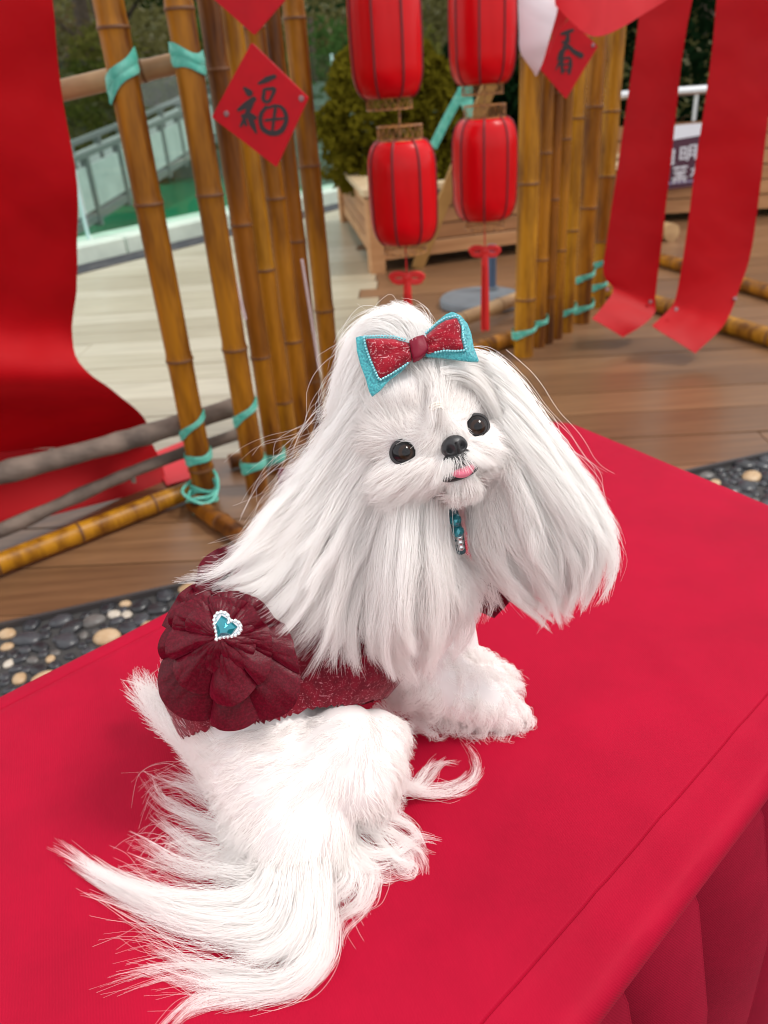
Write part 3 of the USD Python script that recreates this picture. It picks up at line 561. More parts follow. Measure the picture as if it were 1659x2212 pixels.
# right-hand bundle
RC = [((1131, 768), 0.038, 2, 'wide split-looking bamboo pole at the left of the right bundle', [645, 396, 120]), ((1163, 748), 0.026, 0, 'second bamboo pole from the left in the right bundle', [560, 330]), ((1183, 740), 0.023, 1, 'thin brown bamboo pole in the middle of the right bundle', [640, 430, 200]),
      ((1222, 716), 0.030, 2, 'yellow bamboo pole right of the middle of the right bundle', [497, 255]), ((1256, 696), 0.036, 0, 'thick orange bamboo pole at the right of the right bundle', [600, 448, 230]), ((1290, 662), 0.036, 0, 'lone two-tone bamboo pole beside the right ribbons', [520, 380, 240]), ((1202, 730), 0.024, 0, 'bamboo pole half hidden at the back of the right bundle', [540, 300]), ((1243, 690), 0.026, 1, 'dark bamboo pole in the gap at the back of the right bundle', [470, 260])]
for i, (px, r, mi, l, ny) in enumerate(RC):
    b = G(*px)
    bamboo(l, b, b + [0.0, 0.0, 1.75], r, r * 0.94, [bam[mi]] if i != 5 else [bam[2], bam[1], bam[2]], 60 + i, nodes=zpix(b, ny))
for k, (px, z, r, l) in enumerate([((1131, 740), 0.10, 0.042, 'turquoise tie round the foot of the wide left pole of the right bundle'), ((1164, 725), 0.10, 0.031, 'turquoise tie round the second pole of the right bundle'), ((1222, 700), 0.09, 0.036, 'turquoise tie round the yellow pole of the right bundle'), ((1262, 680), 0.07, 0.044, 'turquoise tie low on the thick right pole of the right bundle'),
        ((1250, 630), 0.20, 0.040, 'small turquoise tie higher on the thick right pole'), ((1290, 588), 0.2, 0.036, 'turquoise tie higher on the lone two-tone pole'), ((1290, 632), 0.1, 0.036, 'turquoise tie low on the lone two-tone pole')]):
    bb = G(*RC[[0, 1, 3, 4, 4, 5, 5][k]][0]); tie(l, bb + zz * z, (0, 0, 1), r, 2, 0.014, 80 + k, 0.35)
bamboo('short bamboo cane on the deck left of the right bundle foot', G(1000, 765, 0.03), G(1125, 722, 0.03), 0.032, 0.032, [bam[0]], 71, name='bamboo_cane')
bamboo('pale bamboo cane lying across the parasol base', G(940, 712, 0.07), G(1125, 642, 0.07), 0.030, 0.030, [bam_pale], 72, name='bamboo_cane')
bamboo('upper bamboo cane on the deck behind the right ribbons', G(1428, 560, 0.03), G(1720, 648, 0.03), 0.032, 0.032, [bam[0]], 73, name='bamboo_cane')
bamboo('near bamboo cane on the deck running off to the right behind the ribbons', G(1300, 622, 0.03), G(1730, 748, 0.03), 0.034, 0.034, [bam[0], bam[2]], 74, name='bamboo_cane')
bamboo('bamboo cane with a pale cut end pointing between the ribbons', G(1452, 503, 0.05), G(1330, 520, 0.05) + [0, 1.2, 0], 0.055, 0.05, [bam_pale], 75, name='bamboo_cane', nodes=[0.4])

# ------------------------------------------------------------------ plaques with brush characters
def brush(lines):
    out = []
    for pts, ws in lines:
        p = spline(np.array(pts, float), 24); w = np.interp(np.linspace(0, 1, 24), np.linspace(0, 1, len(ws)), ws)
        out += [Polygon([(p[i][0] + w[i] / 2 * math.cos(a), p[i][1] + w[i] / 2 * math.sin(a)) for a in np.linspace(0, 2 * PI, 10, endpoint=False)]).union(Polygon([(p[i + 1][0] + w[i + 1] / 2 * math.cos(a), p[i + 1][1] + w[i + 1] / 2 * math.sin(a)) for a in np.linspace(0, 2 * PI, 10, endpoint=False)])).convex_hull for i in range(23)]
    return unary_union(out)
def plaque(label, corners, y, lines, pins, tilt=0.0):
    c = P(*np.mean(corners, 0), y); n = -FWD * [1, 1, 0]; n = n / np.linalg.norm(n); n = n * math.cos(tilt) + np.array([n[1], -n[0], 0]) * math.sin(tilt); u = np.cross(zz, n); u /= np.linalg.norm(u); w = np.cross(n, u)
    def q(x, yy): s = on_plane(x, yy, c, n); return np.array([(s - c) @ u, (s - c) @ w])
    t = thing('diamond_plaque', label, 'plaque', c)
    poly = Polygon([q(*p) for p in corners]); obj('board', extrude_on(poly.buffer(-0.003).buffer(0.003), c - n * 0.006, u, w, n, 0.006), plaque_m, t)
    if lines:
        s = brush(lines); 
        for gm in getattr(s, 'geoms', [s]):
            gg = Polygon([q(*p) for p in gm.exterior.coords], [[q(*p) for p in h.coords] for h in gm.interiors]).buffer(0).simplify(0.0004)
            obj('ink_stroke', extrude_on(gg, c + n * 0.0002, u, w, n, 0.0008), ink_m, t)
    for p in pins:
        s = q(*p); o = c + u * s[0] + w * s[1]
        obj('eyelet', tube([o, o + n * 0.001, o + n * 0.0018], [0.0065, 0.0062, 0.004], 14), pin_m, t)
h = 0.5
FU = [([(1056, 380), (1078, 402)], [8, 20]), ([(1032, 474), (1062, 455), (1096, 428)], [10, 20, 16]), ([(1092, 430), (1072, 480), (1040, 545)], [16, 14, 7]), ([(1072, 490), (1088, 530), (1108, 575)], [14, 18, 5]), ([(1074, 488), (1100, 508)], [9, 14]), ([(1050, 500), (1064, 540)], [12, 8]),
      ([(1120, 360), (1150, 345), (1186, 330)], [8, 18, 12]), ([(1142, 388), (1138, 430), (1160, 440), (1180, 405), (1184, 384), (1150, 384)], [10, 12, 9, 9, 12, 9]), ([(1150, 462), (1126, 500), (1135, 555), (1175, 576), (1215, 565), (1238, 515), (1222, 468), (1190, 456), (1156, 466)], [10, 12, 13, 15, 16, 13, 12, 9, 8]), ([(1148, 520), (1185, 515), (1224, 512)], [8, 9, 7]), ([(1190, 470), (1184, 510), (1178, 560)], [10, 9, 8])]
FU = [([(x * h, y * h) for x, y in p], [k * h * 1.55 for k in w]) for p, w in FU]
plaque('red diamond plaque with the black brush character 福 on the gate bundle', [(543, 92), (666, 211), (597, 361), (457, 253)], 1.86, FU, [(489, 246), (651, 213)], 0.22)
plaque('plain red diamond plaque above the one with the 福 character', [(543, -130), (650, -40), (549, 76), (430, -30)], 1.86, [], [], 0.22)
def c5(p): return [(1080 + x * 0.2279, y * 0.2279) for x, y in p]
CH_ = [([(585, 322), (640, 305), (690, 285)], [22, 34, 22]), ([(640, 300), (640, 370), (600, 450)], [28, 32, 22]), ([(590, 400), (650, 385)], [16, 24]), ([(560, 560), (585, 490), (640, 450)], [30, 36, 20]), ([(620, 400), (690, 480), (765, 525)], [18, 34, 46]), ([(600, 480), (585, 560), (590, 690)], [26, 30, 20]), ([(600, 560), (655, 545), (670, 600), (655, 695)], [16, 20, 28, 22]), ([(600, 615), (650, 605)], [16, 14]), ([(598, 670), (650, 660)], [14, 14]), ([(530, 660), (560, 600)], [8, 24])]
CH_ = [(c5(p), [k * 0.2279 * 1.3 for k in w]) for p, w in CH_]
plaque('dark red diamond plaque with the black brush character 春 on the right bundle', [(1230, 40), (1292, 100), (1223, 214), (1150, 130)], 2.86, CH_, [(1281, 98)], -0.1)

# ------------------------------------------------------------------ red banners and ribbons
def cloth_rows(rows, k=30, m=14, thick=0.0015, wave=0.004, seed=0):
    """rows: (left px, left py, left y, right px, right py, right y); a sheet splined through the rows"""
    Lp = spline([P(r[0], r[1], r[2]) for r in rows], k); Rp = spline([P(r[3], r[4], r[5]) for r in rows], k)
    s = np.linspace(0, 1, m)[None, :, None]; pts = Lp[:, None] * (1 - s) + Rp[:, None] * s
    du, dv = np.gradient(pts, axis=0), np.gradient(pts, axis=1); n = np.cross(du, dv); n /= np.linalg.norm(n, axis=-1, keepdims=True) + 1e-9
    return grid_mesh(pts + n * (wave * 2 * fbm(pts, 5, seed))[..., None], thick)
t = thing('red_banner', 'wide red satin banner hanging over the left gate rail and down behind the branches', 'banner')
obj('drape', cloth_rows([(-330, -260, 1.500, 80, -240, 1.79), (-330, 200, 1.480, 137, 200, 1.81), (-330, 420, 1.480, 163, 420, 1.83), (-330, 600, 1.500, 166, 610, 1.85), (-330, 700, 1.500, 158, 720, 1.85), (-330, 790, 1.455, 178, 790, 1.80), (-330, 850, 1.460, 250, 850, 1.86), (-330, 905, 1.560, 312, 905, 1.98), (-330, 985, 1.640, 330, 960, 2.06)], 60, 24, 0.002, 0.016, 4), red_cloth, t, smooth=60)
obj('tail', cloth_rows([(-330, 985, 1.640, 330, 960, 2.06), (-330, 1100, 1.580, 350, 1005, 2.04), (-330, 1225, 1.520, 362, 1050, 1.99)], 20, 12, 0.002, 0.004, 5), red_cloth, t, smooth=60)
t = thing('red_banner', 'scrap of light red banner lying on the deck behind the front pole', 'banner')
obj('scrap', grid_mesh(np.stack([[G(330, 978, 0.012), G(440, 935, 0.012)], [G(340, 1010, 0.01), G(445, 962, 0.01)], [G(360, 1048, 0.008), G(420, 1030, 0.008)]]), 0.003), red_light, t)
def ribbon(label, rows, seed, name='red_ribbon'):
    t = thing(name, label, 'ribbon'); obj('strip', cloth_rows(rows, 60, 14, 0.0016, 0.012, seed), red_cloth, t, smooth=60)
    return t
rb1 = ribbon('narrower red ribbon hanging right of the bamboo bundle, its tail curling on the deck', [(1392, -60, 3.11, 1510, -60, 3.09), (1372, 100, 3.09, 1477, 100, 3.07), (1340, 320, 3.06, 1455, 300, 3.04), (1312, 510, 3.04, 1430, 520, 3.02), (1303, 590, 3.03, 1416, 640, 3.00), (1325, 625, 3.02, 1416, 672, 2.98), (1303, 660, 2.96, 1392, 700, 2.92), (1279, 688, 2.90, 1345, 729, 2.88)], 11)
rb2 = ribbon('rightmost red ribbon, wider, its tail flaring forward over the deck', [(1552, -60, 2.86, 1700, -60, 2.82), (1537, 120, 2.85, 1678, 110, 2.81), (1505, 340, 2.84, 1650, 330, 2.80), (1478, 540, 2.83, 1625, 530, 2.79), (1460, 640, 2.82, 1598, 620, 2.77), (1445, 668, 2.80, 1565, 700, 2.71), (1408, 704, 2.72, 1502, 763, 2.64)], 12)
for rbx, pns, y in ((rb1, [(1312, 625), (1405, 652)], 2.985), (rb2, [(1461, 668), (1588, 645)], 2.75)):
    for p in pns:
        c = P(*p, y); obj('eyelet', tube([c, c - FWD * 0.003], [0.008, 0.005], 12), pin_m, rbx)
sw = thing('red_ribbon', 'pale red ribbon swag looping across the top with a white-backed tail', 'ribbon')
obj('loop', cloth_rows([(1195, -30, 2.5, 1200, 12, 2.50), (1235, -35, 2.47, 1232, 45, 2.46), (1275, -40, 2.44, 1268, 74, 2.42), (1310, -45, 2.42, 1300, 78, 2.40), (1360, -50, 2.42, 1345, 58, 2.41), (1410, -60, 2.46, 1390, 30, 2.45), (1470, -70, 2.5, 1440, 0, 2.50)], 40, 12, 0.0016, 0.006, 21), red_light, sw, smooth=60)
obj('tail', cloth_rows([(1118, -30, 2.56, 1212, -30, 2.54), (1119, 20, 2.56, 1203, 25, 2.50), (1121, 70, 2.56, 1186, 85, 2.50), (1124, 112, 2.56, 1176, 122, 2.52), (1152, 155, 2.56, 1166, 150, 2.54), (1157, 164, 2.56, 1160, 163, 2.56)], 30, 10, 0.0016, 0.0, 22), white_under, sw, smooth=60)
obj('fold', cloth_rows([(1130, -30, 2.58, 1245, -30, 2.55), (1150, 10, 2.575, 1225, 40, 2.56), (1190, 60, 2.57, 1205, 70, 2.565), (1184, 118, 2.57, 1186, 116, 2.57)], 20, 8, 0.0016, 0, 23), red_light, sw, smooth=60)

# ------------------------------------------------------------------ lanterns
shade_m = usdkit.material(stage, '/World/Looks/lantern_silk', {'p': ('principled_bsdf', {'base_color': (0.72, 0.001, 0.006), 'roughness': 0.27, 'specular_ior_level': 0.34, 'sheen_weight': 0.0, 'sheen_tint': (1.0, 0.4, 0.4)}), 't': ('translucent_bsdf', {'color': (0.8, 0.004, 0.01)}), 'm': ('mix_closure', {'fac': 0.25})},
    [('p.BSDF', 'm.closure1'), ('t.BSDF', 'm.closure2')], surface='m.closure')
rib_m = M('lantern_rib', (0.16, 0.001, 0.006), 0.5); gold_m = M('lantern_gold_lace', (0.55, 0.25, 0.06), 0.45, 0.5, (160, (0.16, 0.06, 0.03), 0.42, 0.58)); tas_m = M('tassel_red', (0.62, 0.012, 0.010), 0.55)
def lantern(label, c, r, h, rot, tassel, seed, drop=0.22, cord=0.3):
    """c: centre of the shade"""
    t = thing('lantern', label, 'lantern', c); N = 8; K = 15; rings = 13
    def prof(u):        # u from -1 bottom to 1 top
        a = abs(u); e = 0.48
        rr = r * (1 - 0.03 * (1 - u * 0.4) * a) if a < e else r * (0.63 + 0.355 * math.sqrt(max(0, 1 - ((a - e) / (1 - e)) ** 2)))
        return rr
    us = np.concatenate([-np.sin(np.linspace(PI / 2, 0.35, 12)), np.linspace(-0.25, 0.25, 4), np.sin(np.linspace(0.35, PI / 2, 12))])
    for k in range(N):
        a0, a1 = 2 * PI * k / N + rot, 2 * PI * (k + 1) / N + rot; pts = []
        for u in us:
            R0 = prof(u); p0 = np.array([math.cos(a0), math.sin(a0)]) * R0; p1 = np.array([math.cos(a1), math.sin(a1)]) * R0; row = []
            for s in np.linspace(0, 1, 7):
                q = p0 * (1 - s) + p1 * s; q = q * (1 + 0.075 * math.sin(PI * s)); row.append(c + np.array([q[0], q[1], u * h / 2]))
            pts.append(row)
        obj('panel', grid_mesh(np.array(pts)[:, ::-1], 0.0012), shade_m, t, smooth=50)
        obj('rib', tube([c + np.array([math.cos(a0) * prof(u) * 1.004, math.sin(a0) * prof(u) * 1.004, u * h / 2]) for u in us], 0.0034, 6), rib_m, t, smooth=60)
    for z0, z1, rr in ((h / 2, h / 2 + 0.034, r * 0.63), (-h / 2 - 0.026, -h / 2, r * 0.63)):
        ang = np.linspace(0, 2 * PI, 33)
        cyl = np.array([[c + np.array([math.cos(q) * rr, math.sin(q) * rr, z]) for q in ang] for z in (z0, z1)])
        for z in (z0, z1): obj('ring', tube([c + np.array([math.cos(q) * rr, math.sin(q) * rr, z]) for q in ang], 0.0022, 6, caps=False), gold_m, t)
        for k in range(1):   # pierced lace: two wavy wires between the rings
            obj('lace', tube([c + np.array([math.cos(q) * rr, math.sin(q) * rr, (z0 + z1) / 2 + (z1 - z0) * 0.42 * math.sin(q * 20 + k * PI)]) for q in np.linspace(0, 2 * PI, 160)], 0.0009, 4, caps=False), gold_m, t)
    obj('cap', trimesh.util.concatenate([trimesh.creation.annulus(r * 0.2, r * 0.64, 0.002, transform=trimesh.transformations.translation_matrix(c + zz * s)) for s in (h / 2 - 0.004, -h / 2 + 0.004)]), rib_m, t)
    obj('cord', tube([c + zz * (h / 2 - 0.02), c + zz * (h / 2 + 0.1), c + zz * (h / 2 + cord)], 0.0018, 5), gold_m, t)
    if tassel:
        b = c - zz * (h / 2 + 0.02); kn_ = b - zz * 0.075
        obj('tassel_cord', tube([b + zz * 0.02, b - zz * 0.03, kn_], 0.0022, 5), tas_m, t)
        lp = []
        for sgn in (-1, 1):
            for q0 in (0.0, 0.35):
                lp.append(tube([kn_ + RIGHT * sgn * (0.024 - 0.024 * math.cos(q)) * (1 - 0.3 * q0) + zz * (0.011 * math.sin(q) - q0 * 0.02) for q in np.linspace(0, 2 * PI, 14)], 0.0055, 6))
        lp.append((np.array(trimesh.creation.icosphere(2, 0.014).vertices) * [1, 0.7, 1.1] + kn_ - zz * 0.004, np.array(trimesh.creation.icosphere(2, 0.014).faces)))
        obj('knot', cat_(lp), tas_m, t, smooth=60)
        obj('tassel_head', tube([kn_ - zz * 0.012, kn_ - zz * 0.03, kn_ - zz * 0.05], [0.009, 0.012, 0.011], 10), tas_m, t, smooth=50)
        g = np.random.default_rng(seed); fr = []
        for k in range(44):
            a = g.uniform(0, 2 * PI); q = 0.011 * math.sqrt(g.uniform()); p = np.array([math.cos(a) * q, math.sin(a) * q, 0])
            fr.append(tube([kn_ - zz * 0.045 + p, kn_ - zz * (0.045 + drop * 0.5) + p * 1.25, kn_ - zz * (0.045 + drop * g.uniform(0.93, 1.0)) + p * 1.35], 0.0017, 4))
        obj('fringe', cat_(fr), tas_m, t)
L1 = P(870, 416, 2.25); px = depth(L1) / F
lantern('lower left red lantern with a long tassel reaching behind the dog', L1, 77 * px * 0.97, 205 * px, 0.47, True, 1, 0.24)
L2 = P(833, 78, 2.28); px = depth(L2) / F
lantern('upper left red lantern cut off by the top of the picture', L2, 84 * px * 0.97, 236 * px, 0.40, False, 2)
obj('string', tube(spline([P(855, 205, 2.28), P(864, 240, 2.27), P(862, 285, 2.25)], 6), 0.0022, 5), gold_m, thing('lantern_string', 'twisted gold string between the two left lanterns', 'string'))
L3 = P(1047, 367, 2.55); px = depth(L3) / F
lantern('lower right red lantern with its tassel beside the blue-grey tube', L3, 71 * px * 0.97, 200 * px, 0.62, True, 3, 0.22)
L4 = P(1042, 55, 2.58); px = depth(L4) / F
lantern('upper right red lantern beside the white ribbon tail', L4, 75 * px * 0.97, 222 * px, 0.55, False, 4)

# ------------------------------------------------------------------ table under a red cloth
TZ = 0.5
def cloth_mat(name, c, c2, sc=1.0):
    return usdkit.material(stage, '/World/Looks/' + name, {
        'tc': ('texture_coordinate', {}), 'mp': ('mapping', {'rotation': (0, 0, 0.45), 'scale': (1, 1, 1)}),
        'w1': ('wave_texture', {'wave_type': 'bands', 'bands_direction': 'diagonal', 'scale': 260.0 * sc, 'distortion': 0.6, 'detail': 1.0, 'detail_scale': 2.0}),
        'n': ('noise_texture', {'scale': 9.0, 'detail': 5.0, 'roughness': 0.65}), 'n2': ('noise_texture', {'scale': 900.0, 'detail': 1.0}),
        'r': ('rgb_ramp', {'ramp': [(0.3, c2), (0.7, c)]}),
        'ad': ('math', {'math_type': 'multiply_add', 'value2': 0.6}),
        'b': ('bump', {'strength': 0.16, 'distance': 0.0006}), 'b2': ('bump', {'strength': 0.12, 'distance': 0.004}),
        'p': ('principled_bsdf', {'roughness': 0.7, 'specular_ior_level': 0.14, 'sheen_weight': 0.05, 'sheen_roughness': 0.45, 'sheen_tint': (1.0, 0.2, 0.3)})},
        [('tc.object', 'mp.vector'), ('mp.vector', 'w1.vector'), ('mp.vector', 'n.vector'), ('mp.vector', 'n2.vector'), ('n.fac', 'r.fac'), ('r.color', 'p.base_color'),
         ('n2.fac', 'ad.value1'), ('w1.fac', 'ad.value3'), ('ad.value', 'b.height'), ('n.fac', 'b2.height'), ('b2.normal', 'b.normal'), ('b.normal', 'p.normal')], surface='p.BSDF')
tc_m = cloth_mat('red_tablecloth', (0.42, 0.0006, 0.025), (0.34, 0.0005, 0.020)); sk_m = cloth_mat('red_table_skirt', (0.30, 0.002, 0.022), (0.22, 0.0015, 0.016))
Ld = np.array([0.753, 0.658, 0.0]); Ld /= np.linalg.norm(Ld); Wd = np.array([Ld[1], -Ld[0], 0])
W0, W1, WC = -0.636, -0.112, -0.152
def Lend(w): return 0.836 - 0.2 * (w + 0.283)
tb = thing('table', 'low table under a bright red cloth with a pleated skirt, carrying the dog', 'table')
prof = [(W0 - 0.004, z) for z in (0.10, 0.25, 0.40, 0.47)] + [(W0 + 0.012 - 0.016 * math.cos(a), TZ - 0.016 + 0.016 * math.sin(a)) for a in np.linspace(0.15, PI / 2, 6)]
prof += [(w, TZ) for w in np.linspace(W0 + 0.016, W0 + 0.022, 2)] + [(W0 + 0.0228, TZ - 0.0016), (W0 + 0.0238, TZ - 0.0016), (W0 + 0.0246, TZ)]
prof += [(w, TZ) for w in np.linspace(W0 + 0.03, WC - 0.004, 46)] + [(WC - 0.0014, TZ), (WC - 0.0008, TZ - 0.0001), (WC - 0.0002, TZ - 0.0018), (WC + 0.0003, TZ - 0.0018), (WC + 0.0007, TZ - 0.0010), (WC + 0.0012, TZ - 0.0008), (WC + 0.005, TZ - 0.0014)]
prof += [(w, TZ - 0.0018) for w in np.linspace(WC + 0.009, W1 - 0.014, 8)] + [(W1 - 0.013 + 0.013 * math.sin(a), TZ - 0.0148 + 0.013 * math.cos(a)) for a in np.linspace(0.2, PI / 2, 7)] + [(W1 + 0.0005, TZ - 0.020), (W1 - 0.002, TZ - 0.027)]
prof = np.array(prof); us = np.linspace(0, 1, 120); rows = []
for u in us:
    row = []
    for w, z in prof:
        l = -0.75 + (Lend(w) + 0.75) * u; cr = 0.055; dw = w - W0; le = Lend(w)
        if dw < cr: le -= cr - math.sqrt(max(0, cr * cr - (cr - max(dw, 0)) ** 2))
        l = -0.75 + (le + 0.75) * u; p = Ld * l + Wd * w
        e = 0 if z < TZ - 0.006 else 1
        q = np.array([p[0], p[1], 0])
        p = np.array([p[0], p[1], z + e * 0.0030 * float(fbm(q + [0, 0, 0.3], 5, 31)) + e * 0.0012 * float(fbm(q * [1, 1, 1] @ np.array([[1.6, 0, 0], [0, 5.0, 0], [0, 0, 1]]), 6, 33))  + e * 0.0022 * (math.exp(-((l - 0.42 + 0.4 * (w + 0.3)) / 0.014) ** 2) + math.exp(-((l - 0.20 + 0.3 * (w + 0.2)) / 0.010) ** 2) * (w > -0.2) + math.exp(-((l - 0.60 + 0.5 * (w + 0.4)) / 0.012) ** 2) + 0.7 * math.exp(-((l - 0.27 + 0.1 * w) / 0.007) ** 2) * (w > -0.17)) * (1 if w > -0.25 else 0.3)])
        row.append(p)
    rows.append(row)
rows = np.array(rows)
endd = []
top = rows[-1]
for k, (dz, do) in enumerate([(0.0, 0.0), (-0.005, 0.006), (-0.014, 0.009), (-0.10, 0.010), (-0.25, 0.012), (-0.40, 0.013)]):
    r = top.copy(); r[:, 2] = np.minimum(r[:, 2], np.maximum(top[:, 2] + dz, 0.05)); r += Ld * do; endd.append(r)
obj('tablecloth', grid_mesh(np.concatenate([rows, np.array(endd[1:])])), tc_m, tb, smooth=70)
# pleated skirt along the front edge: every box pleat hangs from just under the cloth's lip
pe = [(G(x, y, 0.47) @ Ld) for x, y in ((1622, 1751), (1486, 1930), (1320, 2119))]
pitch = (pe[0] - pe[2]) / 2; srng = np.random.default_rng(8)
edges = sorted([pe[0] + pitch * k for k in range(1, 8) if pe[0] + pitch * k < 0.80] + [0.80, pe[0], pe[1], pe[2]] + [pe[2] - pitch * k for k in range(1, 7)])
for i in range(len(edges) - 1):
    a, b = edges[i], edges[i + 1]; zs = np.concatenate([[TZ - 0.014, TZ - 0.022], np.linspace(TZ - 0.032, 0.02, 15)]); ss = np.array([-0.12, -0.03, 0.04, 0.12, 0.22, 0.35, 0.5, 0.65, 0.8, 0.9, 0.96, 0.99, 1.0, 0.985]); pts = []
    for z in zs:
        row = []; dn_ = (TZ - z) / TZ; am = 0.45 + 0.55 * min(1, dn_ * 3.5)
        for j, q in enumerate(ss):
            x = max(0.0, q); wo = W1 - 0.024 + am * (0.048 * (1 - (1 - x) ** 2.2)) - 0.004 * (1 - am) + 0.010 * dn_ + 0.005 * dn_ * math.sin(4 * x + i * 2.1) - (0.006 if j == 13 else 0)
            if z > TZ - 0.028: wo = min(wo, W1 - 0.003)
            l = a + (b - a) * q + 0.014 * dn_ * math.sin(i * 1.7 + 1) * x + 0.003 * math.sin(3 * dn_ + i)
            p = Ld * l + Wd * wo; row.append([p[0], p[1], z])
        pts.append(row)
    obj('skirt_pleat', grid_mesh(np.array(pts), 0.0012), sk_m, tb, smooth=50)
obj('frame', cat_([bx(Ld * l + Wd * w + zz * 0.23, (0.03, 0.03, 0.45)) for l in (-0.6, 0.7) for w in (W0 + 0.05, W1 - 0.06)] + [bx(Ld * 0.0 + Wd * (W0 + W1) / 2 + zz * 0.47, (1.4, 0.44, 0.02), np.array([Ld, Wd, zz]))]), dark_m, tb)

# ------------------------------------------------------------------ the dog
S = 0.283e-3                                   # one picture pixel in metres at the dog's head
def px_r(p, r): return r * depth(p) / F
skin_m = M('dog_skin', (0.80, 0.74, 0.73), 0.8, 0.2)
black_m = M('dog_nose_black', (0.018, 0.017, 0.019), 0.38, 0.5, (120, (0.03, 0.028, 0.03), 0.4, 0.7), (420, 0.5, 0.0006))
lip_m = M('dog_lip_black', (0.016, 0.014, 0.015), 0.45)
lid_m = M('dog_eyelid', (0.028, 0.024, 0.026), 0.5)
eye_m = M('dog_eye', (0.005, 0.004, 0.005), 0.03, 0.42)
tongue_m = M('dog_tongue', (0.72, 0.17, 0.25), 0.4, 0.5, extra={'subsurface_weight': 0.0})
dog = thing('dog', 'small long-haired white dog in a maroon dress and hair bow, sitting on the red table', 'dog', G(700, 1800, TZ))
# head frame: origin midway between the eyes
E0 = P(957, 945, 0.408)
er = 0.94 * RIGHT - 0.345 * DOWN; eu = -0.345 * RIGHT - 0.94 * DOWN; ef = -FWD
a_ = math.radians(9); er, ef = er * math.cos(a_) - ef * math.sin(a_), ef * math.cos(a_) + er * math.sin(a_)
HS = depth(E0) / F
def H(r, u, f): return E0 + HS * (er * r + eu * u + ef * f)
spheres = {}
def ball(c, r, n=14):
    return m3.Manifold.sphere(float(r), n * 2).translate(tuple(map(float, c)))
def chain(js):
    out = []
    for (a, ra), (b, rb) in zip(js[:-1], js[1:]): out.append(m3.Manifold.batch_hull([ball(a, ra), ball(b, rb)]))
    return out
def J(x, y, d, r): p = P(x, y, d); return (p, px_r(p, r))
rump, lowb, midb, chest, neck = J(640, 1715, 0.372, 150), J(505, 1470, 0.425, 138), J(660, 1310, 0.462, 150), J(850, 1260, 0.478, 150), J(900, 1060, 0.468, 110)
belly = J(735, 1400, 0.440, 98)
parts = chain([rump, lowb, midb, chest, neck, (H(0, 40, -120), 118 * HS)]) + chain([lowb, belly, chest])
parts += chain([rump, J(740, 1610, 0.378, 92), J(765, 1670, 0.370, 98), J(808, 1606, 0.387, 74)])                  # thigh and knee
parts += chain([J(650, 1770, 0.352, 120), J(640, 1900, 0.325, 80), J(655, 1990, 0.305, 52)])    # hind leg to the foot
parts += chain([J(560, 1640, 0.39, 110), J(440, 1600, 0.418, 42), J(365, 1545, 0.445, 30), J(315, 1500, 0.468, 14)])   # tail
parts += chain([J(860, 1340, 0.475, 110), J(900, 1440, 0.468, 80), J(985, 1490, 0.462, 66), J(1065, 1520, 0.458, 52), J(1095, 1545, 0.452, 34)])
parts += [m3.Manifold.batch_hull([ball(*J(x - 14, y - 22, 0.457, 20)), ball(*J(x, y, 0.452, 17))]) for x, y in ((1040, 1568), (1070, 1572), (1100, 1564), (1118, 1546))]   # near foreleg
parts += chain([J(940, 1320, 0.505, 80), J(985, 1430, 0.50, 55), J(1060, 1475, 0.50, 46)])           # far foreleg
sk_c = H(-8, 40, -118)
parts += [m3.Manifold.batch_hull([ball(H(-50, 55, -115), 100 * HS), ball(H(50, 55, -115), 100 * HS), ball(H(0, 20, -110), 118 * HS)]),
          m3.Manifold.batch_hull([ball(H(-42, 112, -88), 78 * HS), ball(H(42, 112, -88), 78 * HS), ball(H(0, 60, -80), 80 * HS)]), m3.Manifold.batch_hull([ball(H(-85, -38, -78), 62 * HS), ball(H(-20, -55, -40), 44 * HS)]), m3.Manifold.batch_hull([ball(H(95, -38, -78), 62 * HS), ball(H(40, -55, -40), 44 * HS)]),
          m3.Manifold.batch_hull([ball(H(5, 10, -70), 50 * HS), ball(H(12, -28, -16), 24 * HS)]),
          m3.Manifold.batch_hull([ball(H(-14, -58, -18), 27 * HS), ball(H(38, -58, -18), 27 * HS), ball(H(10, -40, -14), 26 * HS)]),
          m3.Manifold.batch_hull([ball(H(2, -98, -34), 26 * HS), ball(H(22, -98, -34), 26 * HS), ball(H(8, -80, -60), 40 * HS)])]
parts += chain([J(800, 880, 0.462, 58), J(725, 1010, 0.452, 70), J(660, 1130, 0.435, 66), J(600, 1230, 0.415, 36)])     # hanging ear under the hair
parts += chain([J(1075, 860, 0.470, 60), J(1135, 1000, 0.462, 72), J(1185, 1120, 0.455, 66), J(1205, 1225, 0.448, 34)])
parts += chain([J(880, 1110, 0.452, 84), J(870, 1230, 0.442, 80), J(868, 1320, 0.440, 46)])               # chest
parts += chain([J(900, 805, 0.455, 58), J(860, 745, 0.462, 34), J(805, 745, 0.468, 28), J(755, 805, 0.472, 28), J(730, 880, 0.470, 26)])  # core of the topknot
bodyM = m3.Manifold.batch_boolean(parts, m3.OpType.Add)
eyesM = [ball(H(s * 87, 0, -36), 30.5 * HS) for s in (-1, 1)]
bodyM = bodyM - m3.Manifold.batch_boolean([ball(H(s * 87, 0, -34), 29.5 * HS) for s in (-1, 1)], m3.OpType.Add)
bodyM = bodyM.refine_to_length(0.006)
bv, bf = arr(bodyM); bt = trimesh.Trimesh(bv, bf, process=True)
trimesh.smoothing.filter_taubin(bt, lamb=0.5, nu=0.53, iterations=14)
v = np.array(bt.vertices); v[:, 2] = np.maximum(v[:, 2], TZ + 0.0012); bt.vertices = v
obj('body', bt, skin_m, dog, smooth=True)
